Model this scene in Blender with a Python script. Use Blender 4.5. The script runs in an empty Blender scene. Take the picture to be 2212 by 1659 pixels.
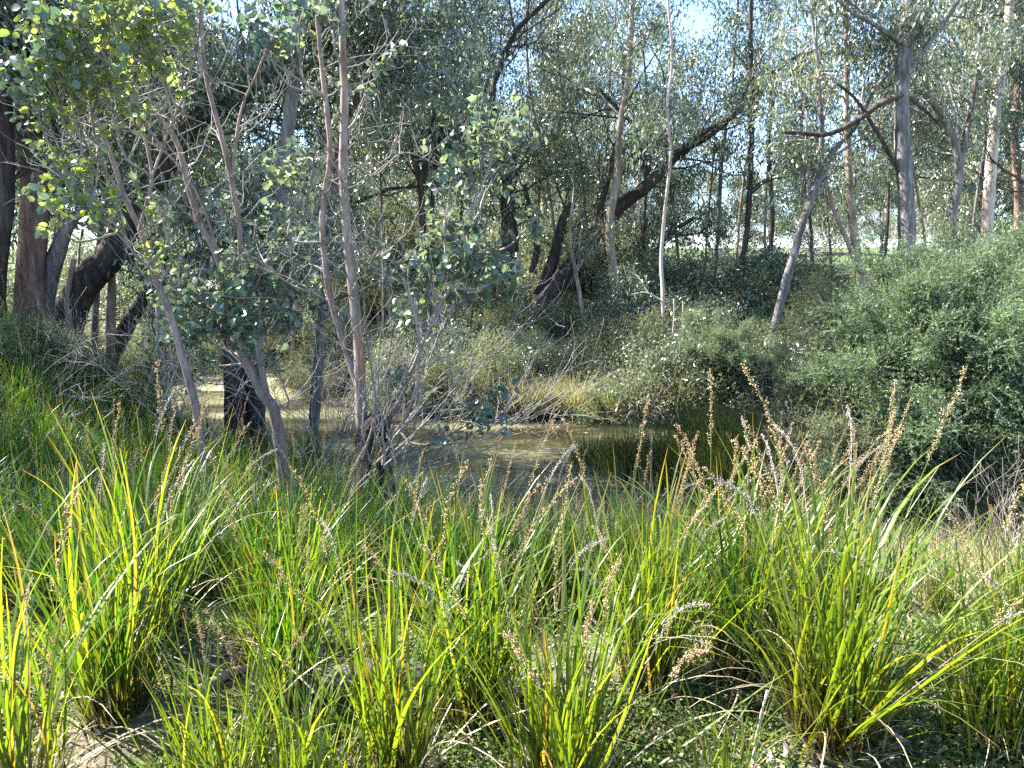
import bpy, math
import numpy as np
from mathutils import Vector, Matrix
rs = np.random.RandomState(11)
R = math.radians
S = bpy.context.scene
C = S.collection

# ---------------------------------------------------------------- camera, sky, sun, exposure
PITCH = R(9.3)
CAM_H = 1.62
cam_d = bpy.data.cameras.new('camera'); cam = bpy.data.objects.new('camera', cam_d); C.objects.link(cam)
cam.location = (0, 0, CAM_H); cam.rotation_euler = (math.pi/2 - PITCH, 0, 0)
cam_d.sensor_width = 36.0; cam_d.lens = 36.0*1640/2212; cam_d.clip_start = 0.05; cam_d.clip_end = 3000
S.camera = cam
SUN_AZ, SUN_EL = R(-73), R(46)          # azimuth from +Y (the way the camera looks), negative = to its left
sund = Vector((math.sin(SUN_AZ)*math.cos(SUN_EL), math.cos(SUN_AZ)*math.cos(SUN_EL), math.sin(SUN_EL)))
W = bpy.data.worlds.new('World'); S.world = W; W.use_nodes = True
wn = W.node_tree; bg = wn.nodes['Background']
sky = wn.nodes.new('ShaderNodeTexSky'); sky.sky_type = 'NISHITA'; sky.sun_disc = False
sky.sun_elevation = SUN_EL; sky.sun_rotation = SUN_AZ
sky.dust_density = .3; sky.air_density = 0.8; sky.ozone_density = 4.0
wn.links.new(sky.outputs[0], bg.inputs[0]); bg.inputs[1].default_value = 0.10
sl = bpy.data.lights.new('sun', 'SUN'); so = bpy.data.objects.new('sun', sl); C.objects.link(so)
sl.energy = 5.0; sl.angle = R(0.53); sl.color = (1.0, 0.965, 0.90)
so.rotation_euler = sund.to_track_quat('Z', 'Y').to_euler(); so.location = (-10, 10, 20)
S.view_settings.view_transform = 'Standard'; S.view_settings.look = 'None'
S.view_settings.exposure = 2.75; S.view_settings.gamma = 1.0; S.view_settings.use_curve_mapping = False
cy = S.cycles
cy.max_bounces = 7; cy.diffuse_bounces = 4; cy.glossy_bounces = 2; cy.transmission_bounces = 5
cy.caustics_reflective = False; cy.caustics_refractive = False
cy.use_denoising = False

# ---------------------------------------------------------------- the lie of the land
cp, sp_ = math.cos(PITCH), math.sin(PITCH)
def ray(px, py):
    u = (px-1106)/1640.0; v = (829.5-py)/1640.0
    return np.array([u, cp + v*sp_, -sp_ + v*cp])
def at(px, py, Y):
    d = ray(px, py); t = Y/d[1]
    return np.array([d[0]*t, Y, CAM_H + d[2]*t])
def sm(a, b, x):
    t = np.clip((np.asarray(x, float)-a)/(b-a), 0, 1); return t*t*(3-2*t)
def centre_y(x):
    return 12.6 - 0.30*x
def ground(x, y):
    x = np.asarray(x, float); y = np.asarray(y, float)
    d = (y - centre_y(x))*0.95                     # signed distance to the middle of the channel
    hw_near = 2.6 + 0.15*np.sin(x*0.9)
    near_top = 5.6
    near = -2.0 + 0.5*sm(0, -hw_near, d) + 1.5*np.clip((-hw_near+0.1-d)/(centre_y(x)*.95-2.7-hw_near), 0, 1)**1.45
    far = -2.0 + 0.5*sm(0, 2.7, d) + 1.7*sm(2.6, 11.5, d) + 1.1*sm(15, 95, d) + 6*sm(95, 400, d)
    h = np.where(d < 0, near, far)
    left_a = 1.2+np.maximum(0, y-5)*.42; left = sm(left_a, left_a+3.6, -x)*sm(2.5, 6, y)*(1-sm(14, 18, y))   # the higher left bank
    h = h*(1-left*0.9) + left*0.9*(-0.12+0.58*sm(6.5, 11, y))
    b = 0.05*np.sin(x*1.7+0.6*y)*np.cos(y*1.3-x*.4) + 0.03*np.sin(3.9*x+1.0)*np.sin(3.1*y+2.2*x) + 0.015*np.sin(9*x)*np.cos(8.1*y+x)
    b = b + 0.13*np.exp(-(((x+1.55)/.55)**2+((y-2.85)/.3)**2))      # low earthy hump in front
    return h + b*(1-sm(60, 120, y))
WATER = -1.5
def hit(px, py):
    d = ray(px, py); t = 1.0
    while t < 200:
        p = np.array([0, 0, CAM_H]) + d*t
        if p[2] < ground(p[0], p[1]): break
        t += 0.03
    return p

# ---------------------------------------------------------------- mesh helpers
class Geo:
    """collects vertices and faces (3 or 4 corners) with a value t per vertex and a material slot per face"""
    def __init__(s): s.v = []; s.q = []; s.tr = []; s.t = []; s.mq = []; s.mt = []; s.n = 0
    def add(s, V, F, t=None, m=0):
        V = np.asarray(V, np.float32).reshape(-1, 3); F = np.asarray(F, np.int32)
        if len(F) == 0: return
        s.v.append(V); s.t.append(np.zeros(len(V), np.float32) if t is None else np.asarray(t, np.float32).reshape(-1))
        if F.shape[1] == 4: s.q.append(F+s.n); s.mq.append(np.full(len(F), m, np.int32))
        else: s.tr.append(F+s.n); s.mt.append(np.full(len(F), m, np.int32))
        s.n += len(V)
    def mesh(s, name, mats, smooth=False):
        me = bpy.data.meshes.new(name)
        if s.n == 0: return me
        V = np.concatenate(s.v); T = np.concatenate(s.t)
        q = np.concatenate(s.q) if s.q else np.zeros((0, 4), np.int32)
        r = np.concatenate(s.tr) if s.tr else np.zeros((0, 3), np.int32)
        me.vertices.add(len(V)); me.vertices.foreach_set('co', V.ravel())
        li = np.concatenate([q.ravel(), r.ravel()]).astype(np.int32)
        me.loops.add(len(li)); me.loops.foreach_set('vertex_index', li)
        ls = np.concatenate([np.arange(len(q))*4, len(q)*4+np.arange(len(r))*3]).astype(np.int32)
        me.polygons.add(len(q)+len(r)); me.polygons.foreach_set('loop_start', ls)
        try: me.polygons.foreach_set('loop_total', np.concatenate([np.full(len(q), 4), np.full(len(r), 3)]).astype(np.int32))
        except Exception: pass
        for m in (mats if isinstance(mats, (list, tuple)) else [mats]): me.materials.append(m)
        mi = np.concatenate(([np.concatenate(s.mq)] if s.mq else [])+([np.concatenate(s.mt)] if s.mt else []))
        me.polygons.foreach_set('material_index', mi)
        if smooth: me.polygons.foreach_set('use_smooth', np.ones(len(q)+len(r), bool))
        a = me.attributes.new('along', 'FLOAT', 'POINT'); a.data.foreach_set('value', T)
        me.update(calc_edges=True)
        return me
def link(name, me, parent=None, label=None, cat=None, group=None, kind=None, loc=None, rot=None, scale=None):
    o = bpy.data.objects.new(name, me); C.objects.link(o)
    if parent is not None: o.parent = parent
    if loc is not None: o.location = [float(c) for c in loc]
    if rot is not None: o.rotation_euler = rot
    if scale is not None: o.scale = scale if hasattr(scale, '__len__') else (scale,)*3
    tag(o, label, cat, group, kind)
    return o
def tag(o, label=None, cat=None, group=None, kind=None):
    if label: o['label'] = label
    if cat: o['category'] = cat
    if group: o['group'] = group
    if kind: o['kind'] = kind
def copy_tree(o, parent=None):
    c = o.copy(); C.objects.link(c)
    if parent is not None: c.parent = parent
    for ch in list(o.children): copy_tree(ch, c)
    return c
def unit(a):
    return a/np.maximum(np.linalg.norm(a, axis=-1, keepdims=True), 1e-9)
TREES = [(60, 'far left red trunk'), (230, 'dark leaning trunk'), (540, 'broad dark twin trunk'), (780, 'scarred sapling'), (920, 'V shaped dark tree'), (1120, 'massive dark tree'), (1330, 'tan trunk'), (1435, 'pale bent stem'), (1610, 'straight thin dark tree'), (1700, 'leaning grey trunk'), (1850, 'tan V shaped tree'), (1960, 'thick grey trunk'), (2070, 'crooked grey tree'), (2140, 'pale pinkish trunk')]
TUSS = [(30, 'corner tussock'), (255, 'tall dark tussock'), (625, 'fan shaped tussock'), (850, 'open red brown tussock'), (1030, 'dense dark tussock'), (1210, 'bottom centre tussock'), (1400, 'dense spiky tussock'), (1600, 'dark upright tussock'), (1800, 'large bright tussock'), (2140, 'right edge tussock')]
def beside(x, y, marks):
    px = 1106+1640*x/y; m_ = min(marks, key=lambda q: abs(q[0]-px)); side = 'in line with' if abs(px-m_[0]) < 45 else ('left of' if px < m_[0] else 'right of')
    return side+' the '+m_[1]
def smooth_line(P, n):
    P = np.asarray(P, float)
    if len(P) == 2: t = np.linspace(0, 1, n)[:, None]; return P[0]*(1-t)+P[1]*t
    Q = np.vstack([2*P[0]-P[1], P, 2*P[-1]-P[-2]])
    out = []
    for u in np.linspace(0, len(P)-1-1e-6, n):
        i = int(u); f = u-i; a, b, c, d = Q[i], Q[i+1], Q[i+2], Q[i+3]
        out.append(.5*((2*b)+(-a+c)*f+(2*a-5*b+4*c-d)*f*f+(-a+3*b-3*c+d)*f**3))
    return np.array(out)
def tube(g, P, Rr, n=5, rough=0.0, m=0, seed=0, cap=False, t=None):
    P = np.asarray(P, float); k = len(P); Rr = np.broadcast_to(np.asarray(Rr, float), (k,))
    T = unit(np.gradient(P, axis=0))
    ref = np.array([0.31, 0.87, 0.12]) if abs(T[0, 2]) > .7 else np.array([0.1, 0.2, 1.0])
    U = unit(np.cross(T, ref)); Vv = np.cross(T, U)
    a = np.arange(n)*2*math.pi/n
    rad = np.repeat(Rr[:, None], n, 1)
    if rough > 0:
        L = np.concatenate([[0], np.cumsum(np.linalg.norm(np.diff(P, axis=0), axis=1))])[:, None]
        rad = rad*(1+rough*(.45*np.sin(3*a+seed+L*1.1)+.3*np.sin(5*a-seed*2+L*2.7)+.35*np.sin(a*2+L*4.3+seed)
                            +.3*np.sin(8*a+1.7*np.sin(L*6+seed))+.25*np.sin(L*13+a)))
    V = P[:, None, :] + rad[..., None]*(np.cos(a)[None, :, None]*U[:, None, :]+np.sin(a)[None, :, None]*Vv[:, None, :])
    i = np.arange(k-1)[:, None]; j = np.arange(n)[None, :]; j2 = (j+1) % n
    F = np.stack([i*n+j+0*j2, i*n+j2, (i+1)*n+j2, (i+1)*n+j], -1).reshape(-1, 4)
    tt = np.repeat(np.linspace(0, 1, k) if t is None else np.broadcast_to(t, (k,)), n)
    g.add(V.reshape(-1, 3), F, tt, m)
    if cap:
        e = V[-1]; g.add(np.vstack([e, P[-1]+T[-1]*Rr[-1]*.25]), [[q, (q+1) % n, n] for q in range(n)], None, m)
        
def leaves_narrow(g, c, d, L, Wd, rng, m=0):
    n = len(c); d = unit(d); s = unit(np.cross(d, rng.normal(size=(n, 3))))*Wd[:, None]/2
    nn = np.cross(d, s); mid = c+d*L[:, None]*.42
    V = np.stack([c, mid+s+nn*.35, c+d*L[:, None]+nn*rng.uniform(-1.5, 1.5, (n, 1)), mid-s+nn*.35], 1)
    F = np.arange(n*4).reshape(n, 4); g.add(V.reshape(-1, 3), F, np.tile([0, .4, 1, .4], n), m)
def leaves_round(g, c, d, L, Wd, rng, m=0):
    """broad oval leaf: two folded halves, each two quads"""
    n = len(c); d = unit(d); s = unit(np.cross(d, rng.normal(size=(n, 3)))); up = np.cross(s, d)
    L = L[:, None]; w = Wd[:, None]/2; f = rng.uniform(.05, .45, (n, 1)); curl = rng.uniform(-.45, .35, (n, 1))
    P = lambda a, b: c+d*L*a+s*w*b+up*(w*abs(b)*f+curl*L*a*a)
    V = np.stack([P(0, 0), P(.12, .62), P(.48, 1), P(.82, .62), P(1.0, 0), P(.5, 0), P(.82, -.62), P(.48, -1), P(.12, -.62)], 1)
    b = np.arange(n)[:, None]*9
    F = np.concatenate([b+np.array([0, 1, 2, 5]), b+np.array([5, 2, 3, 4]), b+np.array([0, 5, 7, 8]), b+np.array([5, 4, 6, 7])])
    g.add(V.reshape(-1, 3), F, None, m)

# ---------------------------------------------------------------- materials
def nodes(name):
    m = bpy.data.materials.new(name); m.use_nodes = True; nt = m.node_tree; nt.nodes.clear()
    return m, nt, nt.nodes.new, nt.links.new
def ramp(nt, stops):
    r = nt.nodes.new('ShaderNodeValToRGB'); e = r.color_ramp.elements
    e[0].position, e[0].color = stops[0][0], (*stops[0][1], 1); e[1].position, e[1].color = stops[-1][0], (*stops[-1][1], 1)
    for p, c in stops[1:-1]:
        x = e.new(p); x.color = (*c, 1)
    return r
def leaf_mat(name, stops, trans=1.6, fac=.42, rough=.42, spec=.45, yellow=(1.2, 1.2, .6)):
    m, nt, N, Lk = nodes(name)
    geo = N('ShaderNodeNewGeometry'); r = ramp(nt, stops); Lk(geo.outputs['Random Per Island'], r.inputs[0])
    oi = N('ShaderNodeObjectInfo'); hs = N('ShaderNodeHueSaturation')
    mr = N('ShaderNodeMapRange'); mr.inputs[3].default_value = .8; mr.inputs[4].default_value = 1.25
    Lk(oi.outputs['Random'], mr.inputs[0]); Lk(mr.outputs[0], hs.inputs['Value']); Lk(r.outputs[0], hs.inputs['Color'])
    p = N('ShaderNodeBsdfPrincipled'); p.inputs['Roughness'].default_value = rough; p.inputs['Specular IOR Level'].default_value = spec
    Lk(hs.outputs[0], p.inputs['Base Color'])
    tr = N('ShaderNodeBsdfTranslucent'); mm = N('ShaderNodeMix'); mm.data_type = 'RGBA'; mm.blend_type = 'MULTIPLY'; mm.inputs[0].default_value = 1
    Lk(hs.outputs[0], mm.inputs[6]); mm.inputs[7].default_value = (yellow[0]*trans, yellow[1]*trans, yellow[2]*trans, 1)
    Lk(mm.outputs[2], tr.inputs[0])
    mx = N('ShaderNodeMixShader'); mx.inputs[0].default_value = fac; Lk(p.outputs[0], mx.inputs[1]); Lk(tr.outputs[0], mx.inputs[2])
    o = N('ShaderNodeOutputMaterial'); Lk(mx.outputs[0], o.inputs[0]); return m
def blade_mat(name, stops, trans=2.2, fac=.45, base=(.065, .045, .016), tip=(.22, .15, .05), tipstart=.93, yellow=(1.15, 1.2, .25), use_obj=False):
    m, nt, N, Lk = nodes(name)
    geo = N('ShaderNodeNewGeometry'); oi = N('ShaderNodeObjectInfo'); r = ramp(nt, stops)
    Lk((oi if use_obj else geo).outputs['Random' if use_obj else 'Random Per Island'], r.inputs[0])
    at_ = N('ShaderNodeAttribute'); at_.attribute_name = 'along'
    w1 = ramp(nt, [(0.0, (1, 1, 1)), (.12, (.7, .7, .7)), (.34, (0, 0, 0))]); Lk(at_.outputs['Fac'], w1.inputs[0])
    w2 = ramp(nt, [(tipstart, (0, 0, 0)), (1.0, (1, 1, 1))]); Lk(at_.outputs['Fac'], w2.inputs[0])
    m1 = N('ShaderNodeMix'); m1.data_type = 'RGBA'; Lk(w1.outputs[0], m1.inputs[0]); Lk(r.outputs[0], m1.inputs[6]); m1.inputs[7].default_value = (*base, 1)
    m2 = N('ShaderNodeMix'); m2.data_type = 'RGBA'; Lk(w2.outputs[0], m2.inputs[0]); Lk(m1.outputs[2], m2.inputs[6]); m2.inputs[7].default_value = (*tip, 1)
    tc = N('ShaderNodeTexCoord'); nz = N('ShaderNodeTexNoise'); nz.inputs['Scale'].default_value = 14; Lk(tc.outputs['Object'], nz.inputs['Vector'])
    hs = N('ShaderNodeHueSaturation'); mr = N('ShaderNodeMapRange'); mr.inputs[3].default_value = .7; mr.inputs[4].default_value = 1.3
    Lk(nz.outputs[0], mr.inputs[0]); Lk(mr.outputs[0], hs.inputs['Value']); Lk(m2.outputs[2], hs.inputs['Color'])
    p = N('ShaderNodeBsdfPrincipled'); p.inputs['Roughness'].default_value = .33; p.inputs['Specular IOR Level'].default_value = .5
    Lk(hs.outputs[0], p.inputs['Base Color'])
    tr = N('ShaderNodeBsdfTranslucent'); mm = N('ShaderNodeMix'); mm.data_type = 'RGBA'; mm.blend_type = 'MULTIPLY'; mm.inputs[0].default_value = 1
    Lk(hs.outputs[0], mm.inputs[6]); mm.inputs[7].default_value = (yellow[0]*trans, yellow[1]*trans, yellow[2]*trans, 1); Lk(mm.outputs[2], tr.inputs[0])
    mx = N('ShaderNodeMixShader'); mx.inputs[0].default_value = fac; Lk(p.outputs[0], mx.inputs[1]); Lk(tr.outputs[0], mx.inputs[2])
    o = N('ShaderNodeOutputMaterial'); Lk(mx.outputs[0], o.inputs[0]); return m
def bark_mat(name, a, b, c, sc=(9, 9, 1.6), bump=.6, rough=.9):
    m, nt, N, Lk = nodes(name)
    tc = N('ShaderNodeTexCoord'); mp = N('ShaderNodeMapping'); mp.inputs['Scale'].default_value = sc; Lk(tc.outputs['Object'], mp.inputs['Vector'])
    nz = N('ShaderNodeTexNoise'); nz.inputs['Scale'].default_value = 1.6; nz.inputs['Detail'].default_value = 7; nz.inputs['Roughness'].default_value = .68; Lk(mp.outputs[0], nz.inputs['Vector'])
    n2 = N('ShaderNodeTexNoise'); n2.inputs['Scale'].default_value = 1.3; n2.inputs['Detail'].default_value = 3; Lk(tc.outputs['Object'], n2.inputs['Vector'])
    r = ramp(nt, [(.32, a), (.5, b), (.68, c)]); 
    ad = N('ShaderNodeMath'); ad.operation = 'ADD'; Lk(nz.outputs[0], ad.inputs[0])
    mu = N('ShaderNodeMath'); mu.operation = 'MULTIPLY_ADD'; Lk(n2.outputs[0], mu.inputs[0]); mu.inputs[1].default_value = .5; mu.inputs[2].default_value = -.25
    Lk(mu.outputs[0], ad.inputs[1]); Lk(ad.outputs[0], r.inputs[0])
    p = N('ShaderNodeBsdfPrincipled'); p.inputs['Roughness'].default_value = rough; p.inputs['Specular IOR Level'].default_value = .25; Lk(r.outputs[0], p.inputs['Base Color'])
    bp = N('ShaderNodeBump'); bp.inputs['Strength'].default_value = bump; bp.inputs['Distance'].default_value = .03; Lk(nz.outputs[0], bp.inputs['Height']); Lk(bp.outputs[0], p.inputs['Normal'])
    o = N('ShaderNodeOutputMaterial'); Lk(p.outputs[0], o.inputs[0]); return m
def island_mat(name, stops, rough=.7, spec=.2, trans=0.0):
    m, nt, N, Lk = nodes(name)
    geo = N('ShaderNodeNewGeometry'); r = ramp(nt, stops); Lk(geo.outputs['Random Per Island'], r.inputs[0])
    p = N('ShaderNodeBsdfPrincipled'); p.inputs['Roughness'].default_value = rough; p.inputs['Specular IOR Level'].default_value = spec; Lk(r.outputs[0], p.inputs['Base Color'])
    o = N('ShaderNodeOutputMaterial')
    if trans:
        tr = N('ShaderNodeBsdfTranslucent'); Lk(r.outputs[0], tr.inputs[0]); mx = N('ShaderNodeMixShader'); mx.inputs[0].default_value = trans
        Lk(p.outputs[0], mx.inputs[1]); Lk(tr.outputs[0], mx.inputs[2]); Lk(mx.outputs[0], o.inputs[0])
    else: Lk(p.outputs[0], o.inputs[0])
    return m
M_gum = leaf_mat('gum_leaf', [(0, (.040, .062, .044)), (.45, (.072, .098, .070)), (.8, (.115, .138, .10)), (.96, (.16, .16, .11)), (1, (.24, .16, .09))], rough=.32, spec=.9, fac=.32, yellow=(1.12, 1.15, .65))
M_gumpale = leaf_mat('pale_gum_leaf', [(0, (.09, .11, .075)), (.6, (.15, .165, .12)), (1, (.24, .23, .17))], rough=.4, spec=.7, yellow=(1.15, 1.15, .65))  # paler leaf copy, brightness of sunlit foliage put into the colour
M_gumdark = leaf_mat('dark_gum_leaf', [(0, (.022, .046, .038)), (.6, (.042, .072, .058)), (1, (.08, .105, .075))], rough=.3, spec=.9, fac=.26, yellow=(1.1, 1.15, .65))
M_round = leaf_mat('blue_gum_leaf', [(0, (.085, .118, .095)), (.6, (.14, .175, .145)), (.93, (.19, .22, .18)), (1, (.26, .28, .09))], rough=.36, spec=.7, trans=1.5, fac=.40, yellow=(1.15, 1.2, .6))
M_round_y = leaf_mat('backlit_gum_leaf', [(0, (.09, .125, .085)), (.5, (.14, .18, .115)), (.8, (.20, .23, .10)), (1, (.28, .30, .07))], rough=.36, spec=.7, trans=2.1, fac=.5, yellow=(1.2, 1.2, .45))  # yellower copy for the backlit sapling, the light put into the leaf colour
M_feather = leaf_mat('tea_tree_leaf', [(0, (.055, .085, .055)), (.6, (.095, .135, .085)), (.92, (.14, .18, .10)), (1, (.24, .25, .14))], rough=.5, spec=.4, fac=.36, yellow=(1.15, 1.2, .6))
M_olive = leaf_mat('olive_shrub_leaf', [(0, (.055, .07, .04)), (.6, (.115, .13, .075)), (.9, (.19, .19, .12)), (1, (.30, .27, .2))], rough=.6, spec=.3, fac=.36, yellow=(1.15, 1.15, .6))
M_bracken = leaf_mat('bracken_frond', [(0, (.16, .07, .03)), (.5, (.26, .12, .05)), (.8, (.22, .18, .06)), (1, (.12, .15, .04))], rough=.7, spec=.15, fac=.35)
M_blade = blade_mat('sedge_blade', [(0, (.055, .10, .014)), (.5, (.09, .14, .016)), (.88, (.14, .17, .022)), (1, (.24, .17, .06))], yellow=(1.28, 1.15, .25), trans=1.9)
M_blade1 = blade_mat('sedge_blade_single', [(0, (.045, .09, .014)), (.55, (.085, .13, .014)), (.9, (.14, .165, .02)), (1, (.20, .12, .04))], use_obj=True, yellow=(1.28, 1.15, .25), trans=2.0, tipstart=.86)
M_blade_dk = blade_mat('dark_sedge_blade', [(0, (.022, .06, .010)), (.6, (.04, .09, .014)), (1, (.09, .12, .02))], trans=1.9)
M_dry = blade_mat('dry_sedge_blade', [(0, (.30, .24, .15)), (.5, (.42, .37, .27)), (.8, (.24, .13, .06)), (1, (.5, .46, .38))], trans=.9, fac=.3, yellow=(1, .95, .75), base=(.15, .09, .05), tip=(.35, .28, .2))
M_straw = island_mat('fine_dry_grass', [(0, (.20, .16, .10)), (.5, (.36, .30, .18)), (.85, (.30, .28, .12)), (1, (.5, .44, .33))], trans=.3)
M_flower = island_mat('brown_flower', [(0, (.30, .17, .08)), (.4, (.48, .33, .18)), (1, (.62, .52, .36))], rough=.6, trans=.35)
M_flower_old = island_mat('grey_flower', [(0, (.17, .15, .14)), (.5, (.33, .30, .28)), (1, (.52, .49, .45))], rough=.8, trans=.2)
M_twig = bark_mat('grey_twig', (.12, .105, .09), (.22, .195, .17), (.34, .31, .28), sc=(6, 6, 6), bump=.2)
M_twigdk = bark_mat('dark_twig', (.03, .024, .02), (.06, .05, .04), (.12, .10, .08), sc=(6, 6, 6), bump=.2)
M_smooth = bark_mat('smooth_grey_bark', (.13, .085, .068), (.235, .17, .14), (.33, .27, .235), sc=(14, 14, 3.5), bump=.25)
M_red = bark_mat('red_fibrous_bark', (.085, .045, .035), (.17, .10, .08), (.30, .20, .16), bump=.9)
M_dark = bark_mat('dark_rough_bark', (.018, .013, .011), (.05, .036, .03), (.11, .085, .07), bump=.9)
M_tan = bark_mat('tan_gum_bark', (.14, .095, .07), (.27, .20, .15), (.42, .35, .28), bump=.5)
M_pale = bark_mat('pale_gum_bark', (.30, .20, .16), (.44, .34, .28), (.56, .48, .42), sc=(7, 7, 1.5), bump=.3)
M_grey = bark_mat('grey_gum_bark', (.055, .047, .042), (.14, .122, .11), (.28, .25, .23), bump=.7)
M_scar = bark_mat('peeling_scar', (.16, .05, .02), (.34, .14, .06), (.42, .22, .11), sc=(20, 20, 3), bump=.8)
# ---------------------------------------------------------------- ground, water
def warp(n, lo, hi, c, fine):
    u = np.linspace(-1, 1, n); k = 6.2
    s = np.sinh(k*u)/np.sinh(k)
    return np.where(s < 0, c+(c-lo)*s, c+(hi-c)*s) + fine*u
gx = warp(330, -420, 420, 0.0, 3.6); gy = warp(420, -60, 900, 4.5, 7.0)
X, Y = np.meshgrid(gx, gy); Z = ground(X, Y)
nx, ny = len(gx), len(gy)
ii, jj = np.meshgrid(np.arange(ny-1), np.arange(nx-1), indexing='ij')
b0 = (ii*nx+jj).ravel(); gF = np.stack([b0, b0+1, b0+nx+1, b0+nx], 1)
m, nt, N, Lk = nodes('bank_soil')
tc = N('ShaderNodeTexCoord'); sx = N('ShaderNodeSeparateXYZ'); Lk(tc.outputs['Object'], sx.inputs[0])
def noise(sc, det=6, rg=.6):
    n = N('ShaderNodeTexNoise'); n.inputs['Scale'].default_value = sc; n.inputs['Detail'].default_value = det; n.inputs['Roughness'].default_value = rg
    Lk(tc.outputs['Object'], n.inputs['Vector']); return n
na, nb, ncc = noise(1.6), noise(11, 8, .7), noise(60, 4, .7)
ra = ramp(nt, [(.3, (.045, .032, .024)), (.5, (.115, .085, .065)), (.62, (.21, .165, .125)), (.8, (.30, .25, .20))]); Lk(nb.outputs[0], ra.inputs[0])
rb = ramp(nt, [(.35, (.035, .06, .015)), (.65, (.10, .13, .03))]); Lk(ncc.outputs[0], rb.inputs[0])
mk = ramp(nt, [(.44, (0, 0, 0)), (.58, (1, 1, 1))]); Lk(na.outputs[0], mk.inputs[0])
mxa = N('ShaderNodeMix'); mxa.data_type = 'RGBA'; Lk(mk.outputs[0], mxa.inputs[0]); Lk(ra.outputs[0], mxa.inputs[6]); Lk(rb.outputs[0], mxa.inputs[7])
rf = ramp(nt, [(.3, (.10, .09, .05)), (.5, (.21, .19, .11)), (.7, (.34, .31, .2))]); Lk(nb.outputs[0], rf.inputs[0])
fy = N('ShaderNodeMapRange'); fy.inputs[1].default_value = 15.5; fy.inputs[2].default_value = 17.5; Lk(sx.outputs['Y'], fy.inputs[0])
mxb = N('ShaderNodeMix'); mxb.data_type = 'RGBA'; Lk(fy.outputs[0], mxb.inputs[0]); Lk(mxa.outputs[2], mxb.inputs[6]); Lk(rf.outputs[0], mxb.inputs[7])
fg = N('ShaderNodeMapRange'); fg.inputs[1].default_value = 44; fg.inputs[2].default_value = 52; Lk(sx.outputs['Y'], fg.inputs[0])
mxc = N('ShaderNodeMix'); mxc.data_type = 'RGBA'; Lk(fg.outputs[0], mxc.inputs[0]); Lk(mxb.outputs[2], mxc.inputs[6]); mxc.inputs[7].default_value = (.075, .105, .03, 1)
p = N('ShaderNodeBsdfPrincipled'); p.inputs['Roughness'].default_value = .95; p.inputs['Specular IOR Level'].default_value = .15; Lk(mxc.outputs[2], p.inputs['Base Color'])
bp = N('ShaderNodeBump'); bp.inputs['Strength'].default_value = .9; bp.inputs['Distance'].default_value = .03; Lk(nb.outputs[0], bp.inputs['Height']); Lk(bp.outputs[0], p.inputs['Normal'])
o = N('ShaderNodeOutputMaterial'); Lk(p.outputs[0], o.inputs[0]); M_soil = m
g = Geo(); g.add(np.stack([X, Y, Z], -1).reshape(-1, 3), gF)
link('ground', g.mesh('ground', M_soil, True), kind='structure')

m, nt, N, Lk = nodes('pond_water')
tc = N('ShaderNodeTexCoord'); mp = N('ShaderNodeMapping'); mp.inputs['Scale'].default_value = (.35, 1.3, 1); Lk(tc.outputs['Object'], mp.inputs[0])
n1 = N('ShaderNodeTexNoise'); n1.inputs['Scale'].default_value = 1.0; n1.inputs['Detail'].default_value = 5; Lk(mp.outputs[0], n1.inputs['Vector'])
n2 = N('ShaderNodeTexNoise'); n2.inputs['Scale'].default_value = 5; n2.inputs['Detail'].default_value = 2; Lk(mp.outputs[0], n2.inputs['Vector'])
r1 = ramp(nt, [(.38, (.02, .018, .010)), (.52, (.06, .055, .03)), (.64, (.15, .145, .08))]); Lk(n1.outputs[0], r1.inputs[0])
p = N('ShaderNodeBsdfPrincipled'); Lk(r1.outputs[0], p.inputs['Base Color']); p.inputs['IOR'].default_value = 1.33; p.inputs['Specular IOR Level'].default_value = .9
rr = ramp(nt, [(.4, (.04, .04, .04)), (.65, (.25, .25, .25))]); Lk(n1.outputs[0], rr.inputs[0]); Lk(rr.outputs[0], p.inputs['Roughness'])
bp = N('ShaderNodeBump'); bp.inputs['Strength'].default_value = .12; bp.inputs['Distance'].default_value = .02; Lk(n2.outputs[0], bp.inputs['Height']); Lk(bp.outputs[0], p.inputs['Normal'])
o = N('ShaderNodeOutputMaterial'); Lk(p.outputs[0], o.inputs[0])
xs = np.linspace(-40, 60, 60); g = Geo()
V = []; 
for x in xs: V += [(x, centre_y(x)-4.6, WATER), (x, centre_y(x)+4.6, WATER)]
g.add(V, [[2*i, 2*i+2, 2*i+3, 2*i+1] for i in range(59)])
link('pond_water', g.mesh('pond_water', m), kind='structure')

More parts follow.
